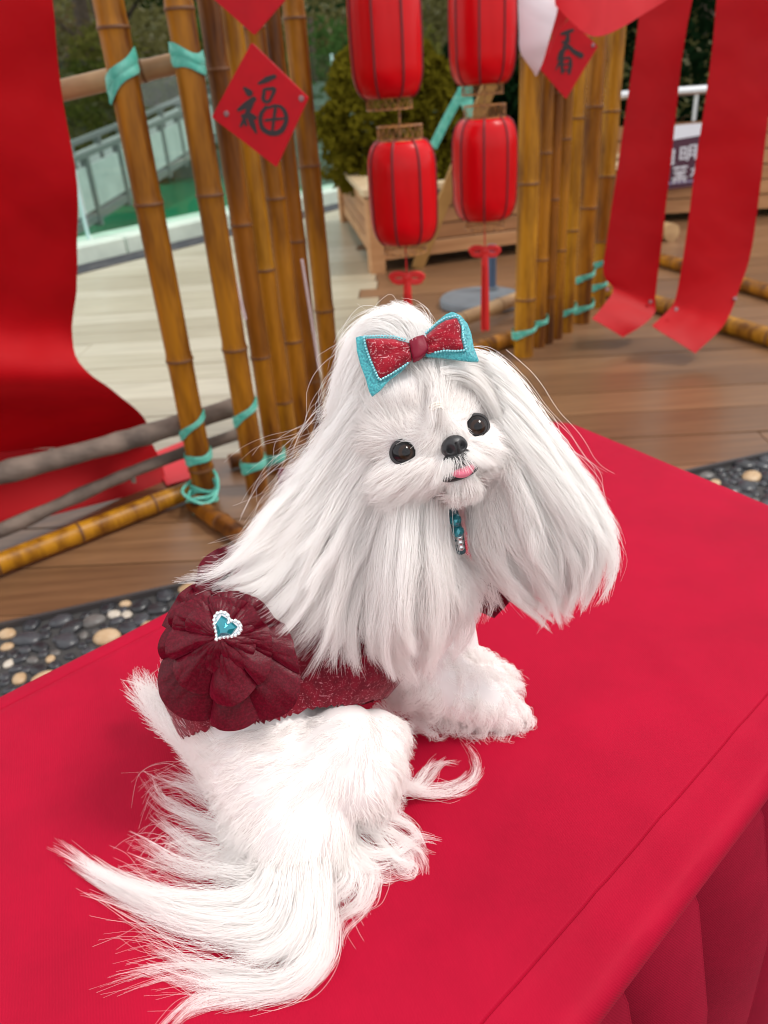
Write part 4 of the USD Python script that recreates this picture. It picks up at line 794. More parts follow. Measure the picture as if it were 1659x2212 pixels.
for s in (-1, 1):
    m = trimesh.creation.icosphere(4, 28 * HS); c = H(s * 87, 0, -36); ey = obj('eye', (np.array(m.vertices) + c, np.array(m.faces)), eye_m, dog, smooth=True)
    ring = [c + HS * (ef * (13 - 6 * math.cos(q) ** 2) + (er * math.cos(q) * 28 + eu * math.sin(q) * 25.5)) for q in np.linspace(0, 2 * PI, 33)]
    obj('eyelid', tube(ring, 4.4 * HS, 8, caps=False), lid_m, dog, smooth=60)
iris_m = M('dog_iris', (0.022, 0.009, 0.005), 0.03, 0.42)
for s in (-1, 1):
    c = H(s * 87, 0, -36); d0 = ef * 0.96 + (-0.10 * eu) + er * 0.06 * -s; d0 /= np.linalg.norm(d0); a0 = np.cross(d0, eu); a0 /= np.linalg.norm(a0); b0 = np.cross(d0, a0)
    obj('iris', grid_mesh(np.array([[c + 28.06 * HS * (d0 * math.cos(al) + (a0 * math.cos(q) + b0 * math.sin(q)) * math.sin(al)) for q in np.linspace(0, 2 * PI, 33)] for al in np.linspace(0.34, 0.62, 4)])), iris_m, dog, smooth=True)
def ell(c, rr, sub=3):
    m = trimesh.creation.icosphere(sub, 1.0); v = np.array(m.vertices) * rr; return v, np.array(m.faces)
def headell(r, u, f, rr, ru, rf, sub=3):
    m = trimesh.creation.icosphere(sub, 1.0); v = np.array(m.vertices); return (H(r, u, f) + HS * (v[:, :1] * er * rr + v[:, 1:2] * eu * ru + v[:, 2:] * ef * rf), np.array(m.faces)), v
# nose: rounded wedge with two nostrils and a groove
m = trimesh.creation.icosphere(4, 1.0); v = np.array(m.vertices)
X, U, Fv = v[:, 0] * 29, v[:, 1] * 25, v[:, 2] * 21
X *= 1 - 0.22 * np.clip(-v[:, 1], 0, 1); Fv += 3 * np.clip(v[:, 1], -1, 1)
for s in (-1, 1): Fv -= 13 * np.exp(-(((X - s * 13.5 - s * 2 * (U + 5) / 10) / 5.5) ** 2 + ((U + 4) / 7.5) ** 2)) * (v[:, 2] > 0)
Fv -= 5 * np.exp(-((X / 2.2) ** 2)) * (U < 6) * (v[:, 2] > 0)
X += np.where(np.abs(v[:, 0]) > 0.55, np.sign(v[:, 0]) * 2.5 * np.exp(-((U + 8) / 8) ** 2), 0)
nose = H(13, -28, 12) + HS * (X[:, None] * er + U[:, None] * eu + Fv[:, None] * ef)
obj('nose', (nose, np.array(m.faces)), black_m, dog, smooth=True)
mz, _ = headell(12, -60, 8, 37, 27, 17); obj('muzzle_skin', mz, lip_m, dog, smooth=True)
mo, _ = headell(8, -86, -2, 43, 13, 15); obj('lips', mo, lip_m, dog, smooth=True)
m = trimesh.creation.icosphere(4, 1.0); v = np.array(m.vertices); tg = np.stack([v[:, 0] * 27, v[:, 1] * 13 - 5 * v[:, 0] ** 2 * 0 - 4 * np.clip(v[:, 2], 0, 1), v[:, 2] * 15], 1); tg[:, 1] += 0.006 * tg[:, 0] ** 2
obj('tongue', (H(13, -84, 13) + HS * (tg[:, :1] * er + tg[:, 1:2] * eu + tg[:, 2:] * ef), np.array(m.faces)), tongue_m, dog, smooth=True)

# ---- fur
fur_m = usdkit.material(stage, '/World/Looks/white_fur', {'d': ('diffuse_bsdf', {'color': (0.950, 0.925, 0.910)}), 't': ('translucent_bsdf', {'color': (0.950, 0.915, 0.900)}), 'm': ('mix_closure', {'fac': 0.5}), 'g': ('hair_bsdf', {'component': 'reflection', 'color': (1.0, 0.98, 0.96), 'roughness_u': 0.4, 'roughness_v': 0.7, 'offset': 0.05}), 'm2': ('mix_closure', {'fac': 0.12})},
    [('d.BSDF', 'm.closure1'), ('t.BSDF', 'm.closure2'), ('m.closure', 'm2.closure1'), ('g.BSDF', 'm2.closure2')], surface='m2.closure')
long_m = usdkit.material(stage, '/World/Looks/long_white_hair', {'d': ('diffuse_bsdf', {'color': (0.995, 0.980, 0.972)}), 't': ('translucent_bsdf', {'color': (0.995, 0.976, 0.965)}), 'm': ('mix_closure', {'fac': 0.6}), 'g': ('hair_bsdf', {'component': 'reflection', 'color': (1.0, 0.98, 0.96), 'roughness_u': 0.4, 'roughness_v': 0.7, 'offset': 0.05}), 'm2': ('mix_closure', {'fac': 0.10})},
    [('d.BSDF', 'm.closure1'), ('t.BSDF', 'm.closure2'), ('m.closure', 'm2.closure1'), ('g.BSDF', 'm2.closure2')], surface='m2.closure')
frng = np.random.default_rng(2024)
def curves(name, strands, w_root, w_tip, parent=dog, m=fur_m, label=None):
    """strands: (n, k, 3) world points"""
    p, o = off(parent); path = p + '/' + numbered(p, name); n, k = strands.shape[:2]
    c = UsdGeom.BasisCurves.Define(stage, path); c.CreateTypeAttr('cubic'); c.CreateBasisAttr('catmullRom'); c.CreateWrapAttr('pinned')
    c.CreatePointsAttr(Vt.Vec3fArray.FromNumpy((strands - o).reshape(-1, 3).astype(np.float32))); c.CreateCurveVertexCountsAttr(Vt.IntArray.FromNumpy(np.full(n, k, np.int32)))
    t = np.linspace(0, 1, k); w = (w_root + (w_tip - w_root) * t ** 1.5)[None] * frng.uniform(0.75, 1.25, (n, 1))
    c.CreateWidthsAttr(Vt.FloatArray.FromNumpy(w.ravel().astype(np.float32))); c.SetWidthsInterpolation('vertex')
    UsdShade.MaterialBindingAPI.Apply(c.GetPrim()).Bind(m)
    if label: tag(c.GetPrim(), label)
    return c
def sheet(guides, n, thick, clumps, k=9, wave=3.0, fly=0.06, spread=(10, 5), len_lo=0.8, curl=0.0, seed=0, tipnoise=10, frizz=2.0):
    """hair along guide lines (px, py, y): strands lie between neighbouring guides, gathered in clumps; sizes in picture pixels"""
    g = np.random.default_rng(seed); gs = np.array([spline([P(*q) for q in gd], k) for gd in guides]); G_ = len(gs)
    nrm = -FWD; t = np.linspace(0, 1, k)
    cs = np.sort(g.uniform(0, G_ - 1, clumps)); cd_ = g.uniform(-1, 1, clumps); cl = g.uniform(len_lo, 1.04, clumps); cph = g.uniform(0, 2 * PI, (clumps, 2)); cf = g.uniform(2.0, 5.5, clumps); camp = g.uniform(0.2, 1.0, clumps); cdev = g.normal(size=(clumps, 2))
    which = g.integers(0, clumps, n)
    s = np.clip(cs[which] + g.normal(0, 0.035 * G_ ** 0.5, n), 0, G_ - 1); i = np.minimum(s.astype(int), G_ - 2); f = s - i; f = f * f * (3 - 2 * f) * 0.5 + f * 0.5
    L = (cl[which] * g.uniform(0.86, 1.03, n)); isfly = g.uniform(size=n) < fly; L = np.where(isfly, L * g.uniform(0.7, 1.12, n), L)
    base = gs[i] * (1 - f)[:, None, None] + gs[i + 1] * f[:, None, None]
    # shorten along the line
    tt = np.clip(t[None] * L[:, None], 0, 1.08) * (k - 1); j = np.clip(tt.astype(int), 0, k - 2); fr = (tt - j)[..., None]; ar_ = np.arange(n)[:, None]
    pts = base[ar_, j] * (1 - fr) + base[ar_, j + 1] * fr
    tan = np.gradient(pts, axis=1); tan /= np.linalg.norm(tan, axis=-1, keepdims=True) + 1e-9; side = np.cross(tan, nrm); side /= np.linalg.norm(side, axis=-1, keepdims=True) + 1e-9
    dep = cd_[which] * 0.8 + g.uniform(-0.25, 0.25, n); prof_ = np.sin(PI * np.clip(0.15 + 0.75 * t, 0, 1)) ** 0.7
    pts = pts + nrm * (dep[:, None] * prof_[None])[..., None] * thick * S
    amp = wave * S * (camp[which] * (1 + 1.0 * isfly))[:, None] * t[None] ** 0.8
    for q, ax in ((0, side), (1, np.broadcast_to(nrm, side.shape))):
        pts = pts + ax * (amp * np.sin(2 * PI * t[None] * cf[which][:, None] * 0.5 + cph[which, q][:, None] + g.normal(0, 0.25, (n, 1))))[..., None]
        pts = pts + ax * (cdev[which, q][:, None] * t[None] ** 2 * tipnoise * S)[..., None]
    ro = g.normal(size=(n, 2)); sp = (spread[0] + (spread[1] - spread[0]) * t) * S
    for q, ax in ((0, side), (1, np.broadcast_to(nrm, side.shape))):
        pts = pts + ax * (ro[:, q][:, None] * sp[None] * (1 + 1.0 * isfly[:, None] * t[None]))[..., None]
        fz = g.normal(size=(n, k)); fz = (fz + np.roll(fz, 1, 1)) * 0.6
        pts = pts + ax * (fz * frizz * S * (0.25 + 0.75 * t)[None] * (0.5 + 0.9 * isfly[:, None]))[..., None]
    if curl > 0:
        ph = g.uniform(0, 2 * PI, n)[:, None] * 0.15 + cph[which, 0][:, None]; a = 2 * PI * 1.6 * t[None] + ph
        pts = pts + (side * np.cos(a)[..., None] + nrm * np.sin(a)[..., None]) * (curl * S * t[None] ** 1.2)[..., None]
    pts[..., 2] = np.maximum(pts[..., 2], TZ + 0.0015 + 0.002 * g.uniform(size=(n, 1)))
    return pts
def surface_fur(n, test, flow, lift=0.35, k=6, seed=0, curl=0.0, clump=0, frizz=1.5, droop=0.0):
    """fur rooted on the body where test(points, normals) holds; flow: rows (px, py, dx, dy, length) in the picture, blended by distance"""
    g = np.random.default_rng(seed); a = bt.area_faces; tri = np.array(bt.triangles); ctr = tri.mean(1); ok = test(ctr, np.array(bt.face_normals)); w = a * ok; w /= w.sum()
    fi = g.choice(len(a), n, p=w); r1, r2 = np.sqrt(g.uniform(size=n)), g.uniform(size=n)
    root = tri[fi, 0] * (1 - r1)[:, None] + tri[fi, 1] * (r1 * (1 - r2))[:, None] + tri[fi, 2] * (r1 * r2)[:, None]; nn = np.array(bt.face_normals)[fi]
    fl = np.array(flow, float); q = proj(root); d2 = ((q[:, None] - fl[None, :, :2]) ** 2).sum(-1); wt = 1 / (d2 + 300) ** 1.5; wt /= wt.sum(1, keepdims=True)
    vec = fl[:, 2:4] / (np.linalg.norm(fl[:, 2:4], axis=1, keepdims=True)); dxy = wt @ vec; ln_ = wt @ fl[:, 4]; dxy = dxy + g.normal(0, 0.13, (n, 2))
    d = dxy[:, :1] * RIGHT + dxy[:, 1:] * DOWN; d = d - nn * (d * nn).sum(1, keepdims=True); d /= np.linalg.norm(d, axis=1, keepdims=True) + 1e-9
    d = d + nn * (lift + 0.12 * g.normal(size=n)[:, None]); d /= np.linalg.norm(d, axis=1, keepdims=True)
    t = np.linspace(0, 1, k); L = ln_ * g.uniform(0.7, 1.15, n) * S; bend = -nn * lift * 0.55 + np.array([0, 0, -1]) * droop
    if clump:
        cid = np.argmin(((q[:, None] - q[None, :clump]) ** 2).sum(-1), 1) if n * clump < 4e7 else np.zeros(n, int)
        cp = root[cid] - root; 
    pts = root[:, None] + d[:, None] * (L[:, None] * t)[..., None] + bend[:, None] * (L[:, None] * t ** 2)[..., None] if np.ndim(bend) == 2 else None
    side = np.cross(d, nn); side /= np.linalg.norm(side, axis=1, keepdims=True) + 1e-9
    if clump:
        pts = pts + cp[:, None] * (0.62 * t ** 1.3)[None, :, None]; ph = np.random.default_rng(seed + 9).uniform(0, 2 * PI, clump)[cid]
    else: ph = g.uniform(0, 2 * PI, n)
    if curl > 0:
        a_ = (2 * PI * 0.9 * t)[None] + ph[:, None]; pts = pts + (side[:, None] * (np.sin(a_) - np.sin(ph)[:, None])[..., None] + nn[:, None] * (np.cos(a_) - np.cos(ph)[:, None])[..., None] * 0.6) * (curl * S * t ** 0.9)[None, :, None]
    fz = g.normal(size=(n, k, 3)); pts = pts + (fz + np.roll(fz, 1, 1)) * 0.5 * frizz * S * t[None, :, None]
    pts[..., 2] = np.maximum(pts[..., 2], TZ + 0.0012)
    return pts
hc = [H(s * 87, 0, -36) for s in (-1, 1)]
def face_test(c, n):
    q = proj(c); rel = (c - E0) / HS; r, u, f = rel @ er, rel @ eu, rel @ ef
    ok = (r > -190) & (r < 190) & (u > -150) & (u < 190) & (f > -190) & (np.einsum('ij,ij->i', n, np.broadcast_to(ef, n.shape)) > -0.25)
    for h_ in hc: ok &= np.linalg.norm(c - h_, axis=1) > 31.5 * HS
    ok &= ((r - 12) / 31) ** 2 + ((u + 36) / 26) ** 2 > 1
    ok &= ((r - 10) / 44) ** 2 + ((u + 84) / 15) ** 2 > 1
    ok &= ((r - 12) / 33) ** 2 + ((u + 60) / 20) ** 2 > 1
    return ok
face_flow = [(850, 880, -15, -60, 62), (800, 900, -45, -50, 70), (900, 850, 0, -70, 70), (960, 850, 5, -70, 70), (1030, 840, 25, -60, 70), (1080, 880, 45, -45, 70), (1040, 870, 15, -45, 50), (875, 930, -12, -40, 42), (940, 900, 4, -60, 60),
             (925, 930, -22, -10, 34), (915, 950, -25, 45, 34), (958, 935, -8, 45, 36), (985, 925, 22, 35, 34), (1000, 895, 10, -40, 36), (900, 1035, -60, 45, 75), (840, 1020, -70, 40, 85), (800, 960, -75, 30, 80), (780, 1000, -70, 50, 100), (860, 1075, -50, 60, 85), (915, 1000, -60, 38, 60),
             (1060, 970, 70, 18, 80), (1095, 930, 70, 35, 90), (1020, 970, 60, 14, 55), (1050, 1030, 50, 50, 70), (965, 1005, -12, 50, 30), (945, 1000, -38, 45, 44), (1003, 985, 22, 42, 32), (1025, 990, 50, 28, 45), (990, 1055, 4, 40, 36), (960, 1055, -14, 45, 46), (1025, 1040, 20, 45, 44), (1075, 905, 40, -10, 50), (835, 975, -45, 20, 50), (700, 900, -30, 60, 80)]
fur_face = surface_fur(15000, face_test, face_flow, lift=0.28, k=6, seed=1, clump=700, frizz=1.3)
def off_eyes(st, keep=0.02, tight=21.5, seed=5):
    """drops the strands that would cross an eye"""
    rel = (st - E0) / HS; r, u, f = rel @ er, rel @ eu, rel @ ef; bad = np.zeros(len(st), bool)
    for k in (-87, 87): bad |= (((r - k) ** 2 + u ** 2 < tight ** 2) & (f > -60)).any(1)
    q = proj(st); bad |= ((np.abs(q[..., 0] - 902) < 128) & (np.abs(q[..., 1] - 760 + 0.30 * (q[..., 0] - 902)) < 48) & (st[..., 1] < 0.437)).any(1)
    return st[~bad | (np.random.default_rng(seed).uniform(size=len(st)) < keep)]
fur_face = off_eyes(fur_face)
chin = surface_fur(1500, lambda c, n: (np.abs(((c - E0) / HS) @ er - 8) < 60) & (((c - E0) / HS) @ eu < -92) & (((c - E0) / HS) @ eu > -160) & (((c - E0) / HS) @ ef > -110) & (n @ ef > -0.5), [(990, 1055, 3, 40, 44), (950, 1060, -22, 42, 55), (1030, 1045, 22, 42, 50), (975, 1085, -6, 45, 55)], lift=0.4, k=6, seed=77, clump=120, frizz=1.2)
fur_face = np.concatenate([fur_face, chin])
curves('face_fur', fur_face, 0.00034, 0.00010)
def muz_test(c, n):
    rel = (c - E0) / HS; r, u, f = rel @ er, rel @ eu, rel @ ef
    return (np.abs(r - 12) < 40) & (u > -84) & (u < -44) & (f > -30)
# sparse pale whisker hair falling from the muzzle over the dark lip
wl = []
g = np.random.default_rng(12)
for i in range(560):
    r = g.uniform(-40, 40); u = -44 - 0.018 * (40 - abs(r)) ** 2 * g.uniform(0, 1) - g.uniform(0, 10); L = g.uniform(12, 22) + abs(r) * 0.75; t = np.linspace(0, 1, 6)
    if abs(r) < 16 and g.uniform() < 0.7: continue
    f = 26 - 0.012 * r * r; k = r * 0.016 + g.normal(0, 0.08)
    wl.append([H(12 + r + k * L * x + 0.22 * r * x * x, u - L * x * (0.75 + 0.25 * x), f + 6 * math.sin(PI * x * 0.75) - 3 * x) for x in t])
curves('muzzle_fur', np.array(wl), 0.00020, 0.00008)
# lash-like hair round the eyes and the strand tied on the brow
bl = [(942, 880, 0.3998)]
tie_s = np.concatenate([sheet([[(880, 785, .438), (926, 835, .423), (942, 878, .411), (936, 893, .410), (912, 925, .4095), (893, 972, .407)], [(922, 778, .437), (939, 832, .422), (943, 878, .410), (941, 890, .409), (938, 925, .4075), (925, 975, .405)]], 300, 4, 24, k=10, wave=2.0, spread=(7, 5), seed=41, tipnoise=9, frizz=1.2, len_lo=0.62),
    sheet([[(930, 778, .437), (943, 832, .422), (944, 878, .410), (945, 890, .409), (960, 920, .4065), (975, 945, .404)], [(970, 782, .438), (957, 835, .423), (946, 878, .411), (949, 891, .410), (975, 912, .4095), (1005, 938, .407)]], 240, 4, 20, k=10, wave=2.0, spread=(7, 5), seed=42, tipnoise=9, frizz=1.2, len_lo=0.62)])
curves('brow_strand', tie_s, 0.00026, 0.00014)
c_ = H(-13, 65, -6) if False else P(942, 880, 0.4100)
obj('brow_band', tube([c_ + er * 12 * HS * math.cos(q) + ef * 12 * HS * math.sin(q) + eu * (4 * math.sin(q) - 8 + 16 * q / (6 * PI)) * HS for q in np.linspace(0, 6 * PI, 60)], 2.6 * HS, 6), M('elastic_white', (0.82, 0.76, 0.68), 0.5), dog, smooth=60)
def layered(name, guides, n, thick, clumps, nl, label=None, w=(0.00026, 0.00009), lock=(0.5, 34, 12), **kw):
    """a base sheet of hair with a top layer of separate, wilder locks"""
    sd = kw.get('seed', 0); a = sheet(guides, n, thick, clumps, **kw); k = a.shape[1]
    b = sheet(guides, n // 2, thick * 1.25, nl, k=k, wave=kw.get('wave', 5) * 1.25, fly=0.08, spread=(6.5, 3.6), len_lo=lock[0], seed=sd + 1000, tipnoise=lock[1], frizz=kw.get('frizz', 2) * 0.8)
    c = sheet(guides, n // 24, thick * 1.2, 90, k=k, wave=lock[2] * 0.8, fly=0.3, spread=(18, 12), len_lo=0.6, seed=sd + 2000, tipnoise=22, frizz=2.4)
    curves(name, off_eyes(np.concatenate([a, b])), *w, label=label, m=long_m); curves('stray_hair', off_eyes(c), 0.00020, 0.00007, m=long_m)
ear_l = [[(805, 830, .452), (752, 890, .455), (718, 950, .452), (680, 1008, .448), (634, 1065, .44), (590, 1118, .435)], [(788, 880, .446), (725, 960, .448), (665, 1040, .442), (605, 1115, .434), (540, 1180, .424), (480, 1225, .416)], [(785, 910, .442), (722, 1000, .442), (655, 1090, .434), (585, 1175, .424), (505, 1245, .412), (428, 1280, .404)],
         [(795, 960, .436), (738, 1050, .434), (680, 1140, .424), (615, 1220, .412), (540, 1275, .40), (455, 1290, .396)], [(800, 985, .434), (748, 1070, .431), (690, 1165, .421), (635, 1250, .408), (590, 1320, .398), (545, 1350, .393)], [(812, 1005, .432), (765, 1100, .427), (715, 1200, .416), (670, 1285, .404), (630, 1345, .395), (588, 1385, .392)], [(828, 1030, .428), (785, 1130, .424), (750, 1230, .414), (725, 1320, .405), (700, 1395, .399), (655, 1448, .395)], [(848, 1050, .428), (806, 1150, .426), (772, 1250, .420), (748, 1340, .411), (738, 1410, .405), (748, 1462, .404)], [(858, 1060, .430), (828, 1170, .427), (802, 1270, .421), (786, 1360, .414), (786, 1425, .410), (806, 1474, .410)]]
layered('ear_hair', ear_l, 10500, 54, 110, 60, seed=2, k=12, wave=11, spread=(9, 2.6), tipnoise=24, frizz=1.8, fly=0.05, len_lo=0.58, label='right ear hair, pink-tinged, swept down over the dress')
chest_g = [[(850, 1050, .422), (826, 1150, .414), (808, 1250, .405), (800, 1350, .402), (808, 1420, .406), (828, 1478, .411)], [(882, 1070, .414), (868, 1170, .402), (858, 1270, .394), (852, 1360, .395), (858, 1425, .404), (876, 1474, .412)], [(920, 1080, .414), (925, 1170, .402), (930, 1260, .396), (930, 1350, .400), (922, 1410, .410), (900, 1458, .416)],
           [(940, 1085, .425), (950, 1180, .42), (972, 1260, .418), (980, 1320, .42), (968, 1370, .424), (940, 1405, .428)], [(955, 1110, .450), (985, 1200, .446), (1020, 1252, .436), (1048, 1285, .432), (1050, 1308, .434), (1028, 1325, .436)]]
layered('chest_hair', chest_g, 7500, 44, 95, 44, seed=3, k=11, wave=9, spread=(9, 2.6), tipnoise=18, frizz=1.6, len_lo=0.72, lock=(0.55, 22, 9))
ear_r = [[(1026, 1050, .442), (1020, 1110, .438), (1026, 1180, .436), (1058, 1235, .434), (1103, 1280, .434), (1165, 1318, .434)], [(1050, 1030, .434), (1058, 1110, .43), (1075, 1190, .428), (1115, 1250, .428), (1160, 1300, .43), (1200, 1340, .432)], [(1075, 990, .43), (1110, 1080, .424), (1140, 1170, .422), (1172, 1240, .424), (1200, 1295, .428), (1212, 1346, .432)], [(1085, 940, .432), (1140, 1030, .424), (1190, 1120, .422), (1228, 1200, .424), (1240, 1265, .428), (1222, 1325, .432)],
         [(1085, 890, .436), (1150, 970, .43), (1218, 1060, .428), (1270, 1150, .43), (1285, 1220, .432), (1245, 1300, .436)], [(1075, 840, .442), (1130, 890, .44), (1190, 975, .438), (1255, 1080, .438), (1305, 1180, .44), (1280, 1270, .442)], [(1045, 780, .45), (1098, 820, .45), (1140, 890, .448), (1200, 985, .446), (1262, 1090, .446), (1303, 1190, .448)]]
layered('ear_hair', ear_r, 10500, 52, 110, 60, seed=4, k=12, wave=11, spread=(9, 2.6), tipnoise=22, frizz=1.8, fly=0.05, len_lo=0.62, lock=(0.5, 28, 10), label='left ear hair, white, hanging to the right')
top_g = [[(925, 770, .44), (925, 730, .448), (908, 700, .452), (880, 690, .455), (850, 690, .457), (818, 705, .46)], [(905, 765, .438), (888, 712, .446), (860, 682, .45), (822, 684, .455), (780, 716, .46), (748, 772, .464)], [(890, 770, .437), (850, 718, .444), (804, 703, .45), (760, 748, .456), (735, 818, .46), (716, 882, .46)], [(870, 780, .436), (820, 750, .442), (778, 772, .448), (750, 835, .452), (732, 900, .454), (714, 955, .452)], [(850, 805, .434), (804, 802, .44), (770, 848, .444), (752, 905, .446), (738, 965, .446), (718, 1010, .444)], [(830, 830, .432), (796, 852, .436), (776, 900, .438), (760, 960, .438), (740, 1030, .438), (712, 1075, .436)]]
layered('topknot', top_g, 5200, 26, 100, 26, seed=5, k=10, wave=5, spread=(9, 4.5), tipnoise=14, fly=0.12, frizz=1.8, lock=(0.6, 20, 10))
side_g = [[(950, 784, .440), (990, 775, .444), (1035, 775, .447), (1078, 803, .447), (1110, 865, .446), (1132, 935, .444)], [(948, 796, .437), (985, 790, .440), (1030, 798, .442), (1068, 840, .441), (1095, 905, .439), (1112, 985, .436)], [(950, 812, .432), (988, 808, .435), (1026, 826, .436), (1060, 872, .434), (1085, 930, .432), (1103, 990, .430)]]
curves('crown_hair', off_eyes(sheet(side_g, 4200, 14, 60, k=7, wave=3, spread=(9, 6), seed=6, fly=0.12, frizz=1.5)), 0.00026, 0.00010)
fur_fly = sheet([[(760, 790, .455), (710, 850, .452), (690, 960, .448), (630, 1010, .446)], [(820, 900, .44), (700, 960, .44), (600, 1030, .436), (560, 1150, .43)], [(800, 1000, .43), (650, 1130, .42), (520, 1240, .405), (420, 1280, .4)]], 160, 60, 80, k=9, wave=10, spread=(24, 16), seed=7, tipnoise=26, frizz=4, fly=0.5)
fur_fly = fur_fly[:90]
curves('stray_hair', fur_fly, 0.00020, 0.00008)
# haunch, legs, tail: fur rooted on the body
def haunch_test(c, n):
    q = proj(c); x, y = q[:, 0], q[:, 1]
    return (y > 1545) & (x > 430) & (x < 930) & (c[:, 1] < 0.425) & (y > 1600 - 0.22 * (x - 440)) 
h_flow = [(700, 1620, -60, 30, 58), (600, 1640, -70, 18, 60), (500, 1640, -60, 30, 55), (560, 1700, -65, 35, 65), (650, 1720, -45, 60, 70), (760, 1650, -10, 60, 60), (830, 1640, 60, 40, 60), (780, 1600, -30, 40, 40), (850, 1580, 45, 25, 40), (700, 1570, -50, 25, 40), (720, 1780, -10, 70, 95), (820, 1720, 45, 55, 80), (620, 1850, -30, 65, 150), (520, 1780, -50, 55, 110), (680, 1900, 0, 70, 150), (740, 1850, 20, 65, 130), (560, 1850, -40, 60, 140)]
curves('haunch_fur', surface_fur(13000, haunch_test, h_flow, lift=0.30, k=7, seed=11, clump=800, frizz=1.6, curl=5), 0.00030, 0.00010)
def leg_test(c, n):
    q = proj(c); return (q[:, 0] > 800) & (q[:, 1] > 1395) & (c[:, 1] > 0.425)
l_flow = [(860, 1430, -40, 50, 60), (900, 1460, -20, 60, 62), (980, 1430, 40, 20, 58), (980, 1480, 20, 55, 60), (1060, 1470, 50, 10, 55), (1110, 1520, 50, 30, 50), (1080, 1560, 10, 60, 46), (1000, 1560, -20, 60, 60), (1030, 1510, 30, 45, 60), (920, 1530, -40, 40, 66)]
curves('foreleg_fur', surface_fur(10000, leg_test, l_flow, lift=0.62, k=9, seed=12, clump=260, frizz=1.8, curl=17, droop=0.2), 0.00030, 0.00010)
def tail_test(c, n):
    q = proj(c); return (q[:, 0] < 470) & (q[:, 1] > 1440) & (q[:, 1] < 1720)
curves('tail_fur', surface_fur(3800, tail_test, [(450, 1640, -50, -30, 55), (400, 1590, -55, -45, 60), (340, 1520, -40, -60, 70), (320, 1500, -35, -60, 75), (430, 1570, -30, -60, 50)], lift=0.35, k=6, seed=13, frizz=2), 0.00030, 0.00010)
Tn = lambda x, y, e=0.004: tuple([x, y, float(G(x, y, TZ + e)[1])])
core = [[(600, 1800, .345), Tn(585, 1880, .03), Tn(540, 1940, .022), Tn(470, 1960, .014), Tn(400, 1950, .008)], [(630, 1810, .340), Tn(625, 1910, .032), Tn(590, 1985, .024), Tn(520, 2020, .016), Tn(440, 2015, .010)], [(660, 1810, .338), Tn(672, 1920, .032), Tn(650, 2010, .024), Tn(590, 2065, .016), Tn(510, 2070, .010)], [(690, 1810, .338), Tn(705, 1930, .026), Tn(700, 2030, .018), Tn(650, 2095, .012), Tn(570, 2110, .007)]]
hp_ = [sheet(core, 2700, 20, 60, k=9, wave=5, spread=(12, 6), seed=21, tipnoise=16, frizz=2.0, fly=0.12, len_lo=0.6)]
wisps = [([(600, 1830, .34), Tn(560, 1930, .024), Tn(450, 1940, .018), Tn(330, 1925, .012), Tn(225, 1890, .006), Tn(148, 1835, .004)], 900, 15), ([(620, 1850, .335), Tn(590, 1975, .024), Tn(480, 1985, .018), Tn(350, 1955, .012), Tn(235, 1905, .006), Tn(140, 1850, .003)], 800, 17), ([(640, 1860, .335), Tn(620, 2000, .024), Tn(520, 2020, .016), Tn(400, 1990, .010), Tn(300, 1955, .006), Tn(210, 1930, .003)], 520, 16),
         ([(680, 1880, .33), Tn(690, 2040, .018), Tn(640, 2110, .012), Tn(540, 2120, .008), Tn(430, 2100, .005), Tn(330, 2060, .003)], 420, 14), ([(690, 1880, .33), Tn(700, 2040, .018), Tn(650, 2115, .012), Tn(540, 2135, .008), Tn(420, 2150, .005), Tn(350, 2220, .003)], 560, 13), ([(680, 1900, .328), Tn(680, 2060, .014), Tn(590, 2110, .009), Tn(470, 2085, .006), Tn(370, 2085, .004), Tn(235, 2128, .003)], 230, 9),
         ([(560, 1800, .35), Tn(545, 1830, .02), Tn(500, 1770, .016), Tn(450, 1710, .010), Tn(380, 1690, .006), Tn(318, 1668, .004)], 200, 14), ([(580, 1810, .348), Tn(560, 1850, .02), Tn(500, 1800, .016), Tn(420, 1760, .010), Tn(350, 1730, .006), Tn(308, 1672, .003)], 240, 16), ([(590, 1830, .345), Tn(560, 1880, .022), Tn(490, 1850, .016), Tn(420, 1830, .010), Tn(370, 1800, .006), Tn(330, 1770, .004)], 260, 18), ([(590, 1850, .34), Tn(540, 1890, .02), Tn(460, 1880, .014), Tn(390, 1870, .010), Tn(340, 1850, .006), Tn(290, 1830, .004)], 200, 18), ([(560, 1800, .35), Tn(520, 1800, .02), Tn(470, 1740, .016), Tn(430, 1690, .012), Tn(395, 1670, .008), Tn(360, 1700, .004)], 140, 12)]
for q, (l, n, sp) in enumerate(wisps):
    hp_.append(sheet([l, [(x + 12, y + 16, d) for x, y, d in l]], int(n * 0.62), 9, 12, k=9, wave=6, spread=(sp, 2.6), seed=70 + q, tipnoise=16, frizz=2.0, fly=0.16, len_lo=0.72))
curves('hind_plume', np.concatenate(hp_), 0.00026, 0.00008, m=long_m)
pl2 = [[Tn(560, 1830, .02), Tn(480, 1760, .014), Tn(400, 1700, .010), Tn(330, 1680, .006), Tn(305, 1730, .004)], [Tn(590, 1860, .02), Tn(520, 1800, .016), Tn(440, 1790, .012), Tn(380, 1830, .008), Tn(350, 1900, .004)], [Tn(600, 1960, .02), Tn(480, 2000, .016), Tn(380, 1990, .012), Tn(300, 1950, .006), Tn(200, 1870, .004)], [Tn(680, 2000, .02), Tn(620, 2110, .014), Tn(500, 2110, .008), Tn(380, 2100, .005), Tn(240, 2130, .003)]]
curves('stray_hair', sheet(pl2, 380, 22, 60, k=9, wave=16, spread=(24, 14), seed=22, tipnoise=24, frizz=3, fly=0.4), 0.00022, 0.00008)
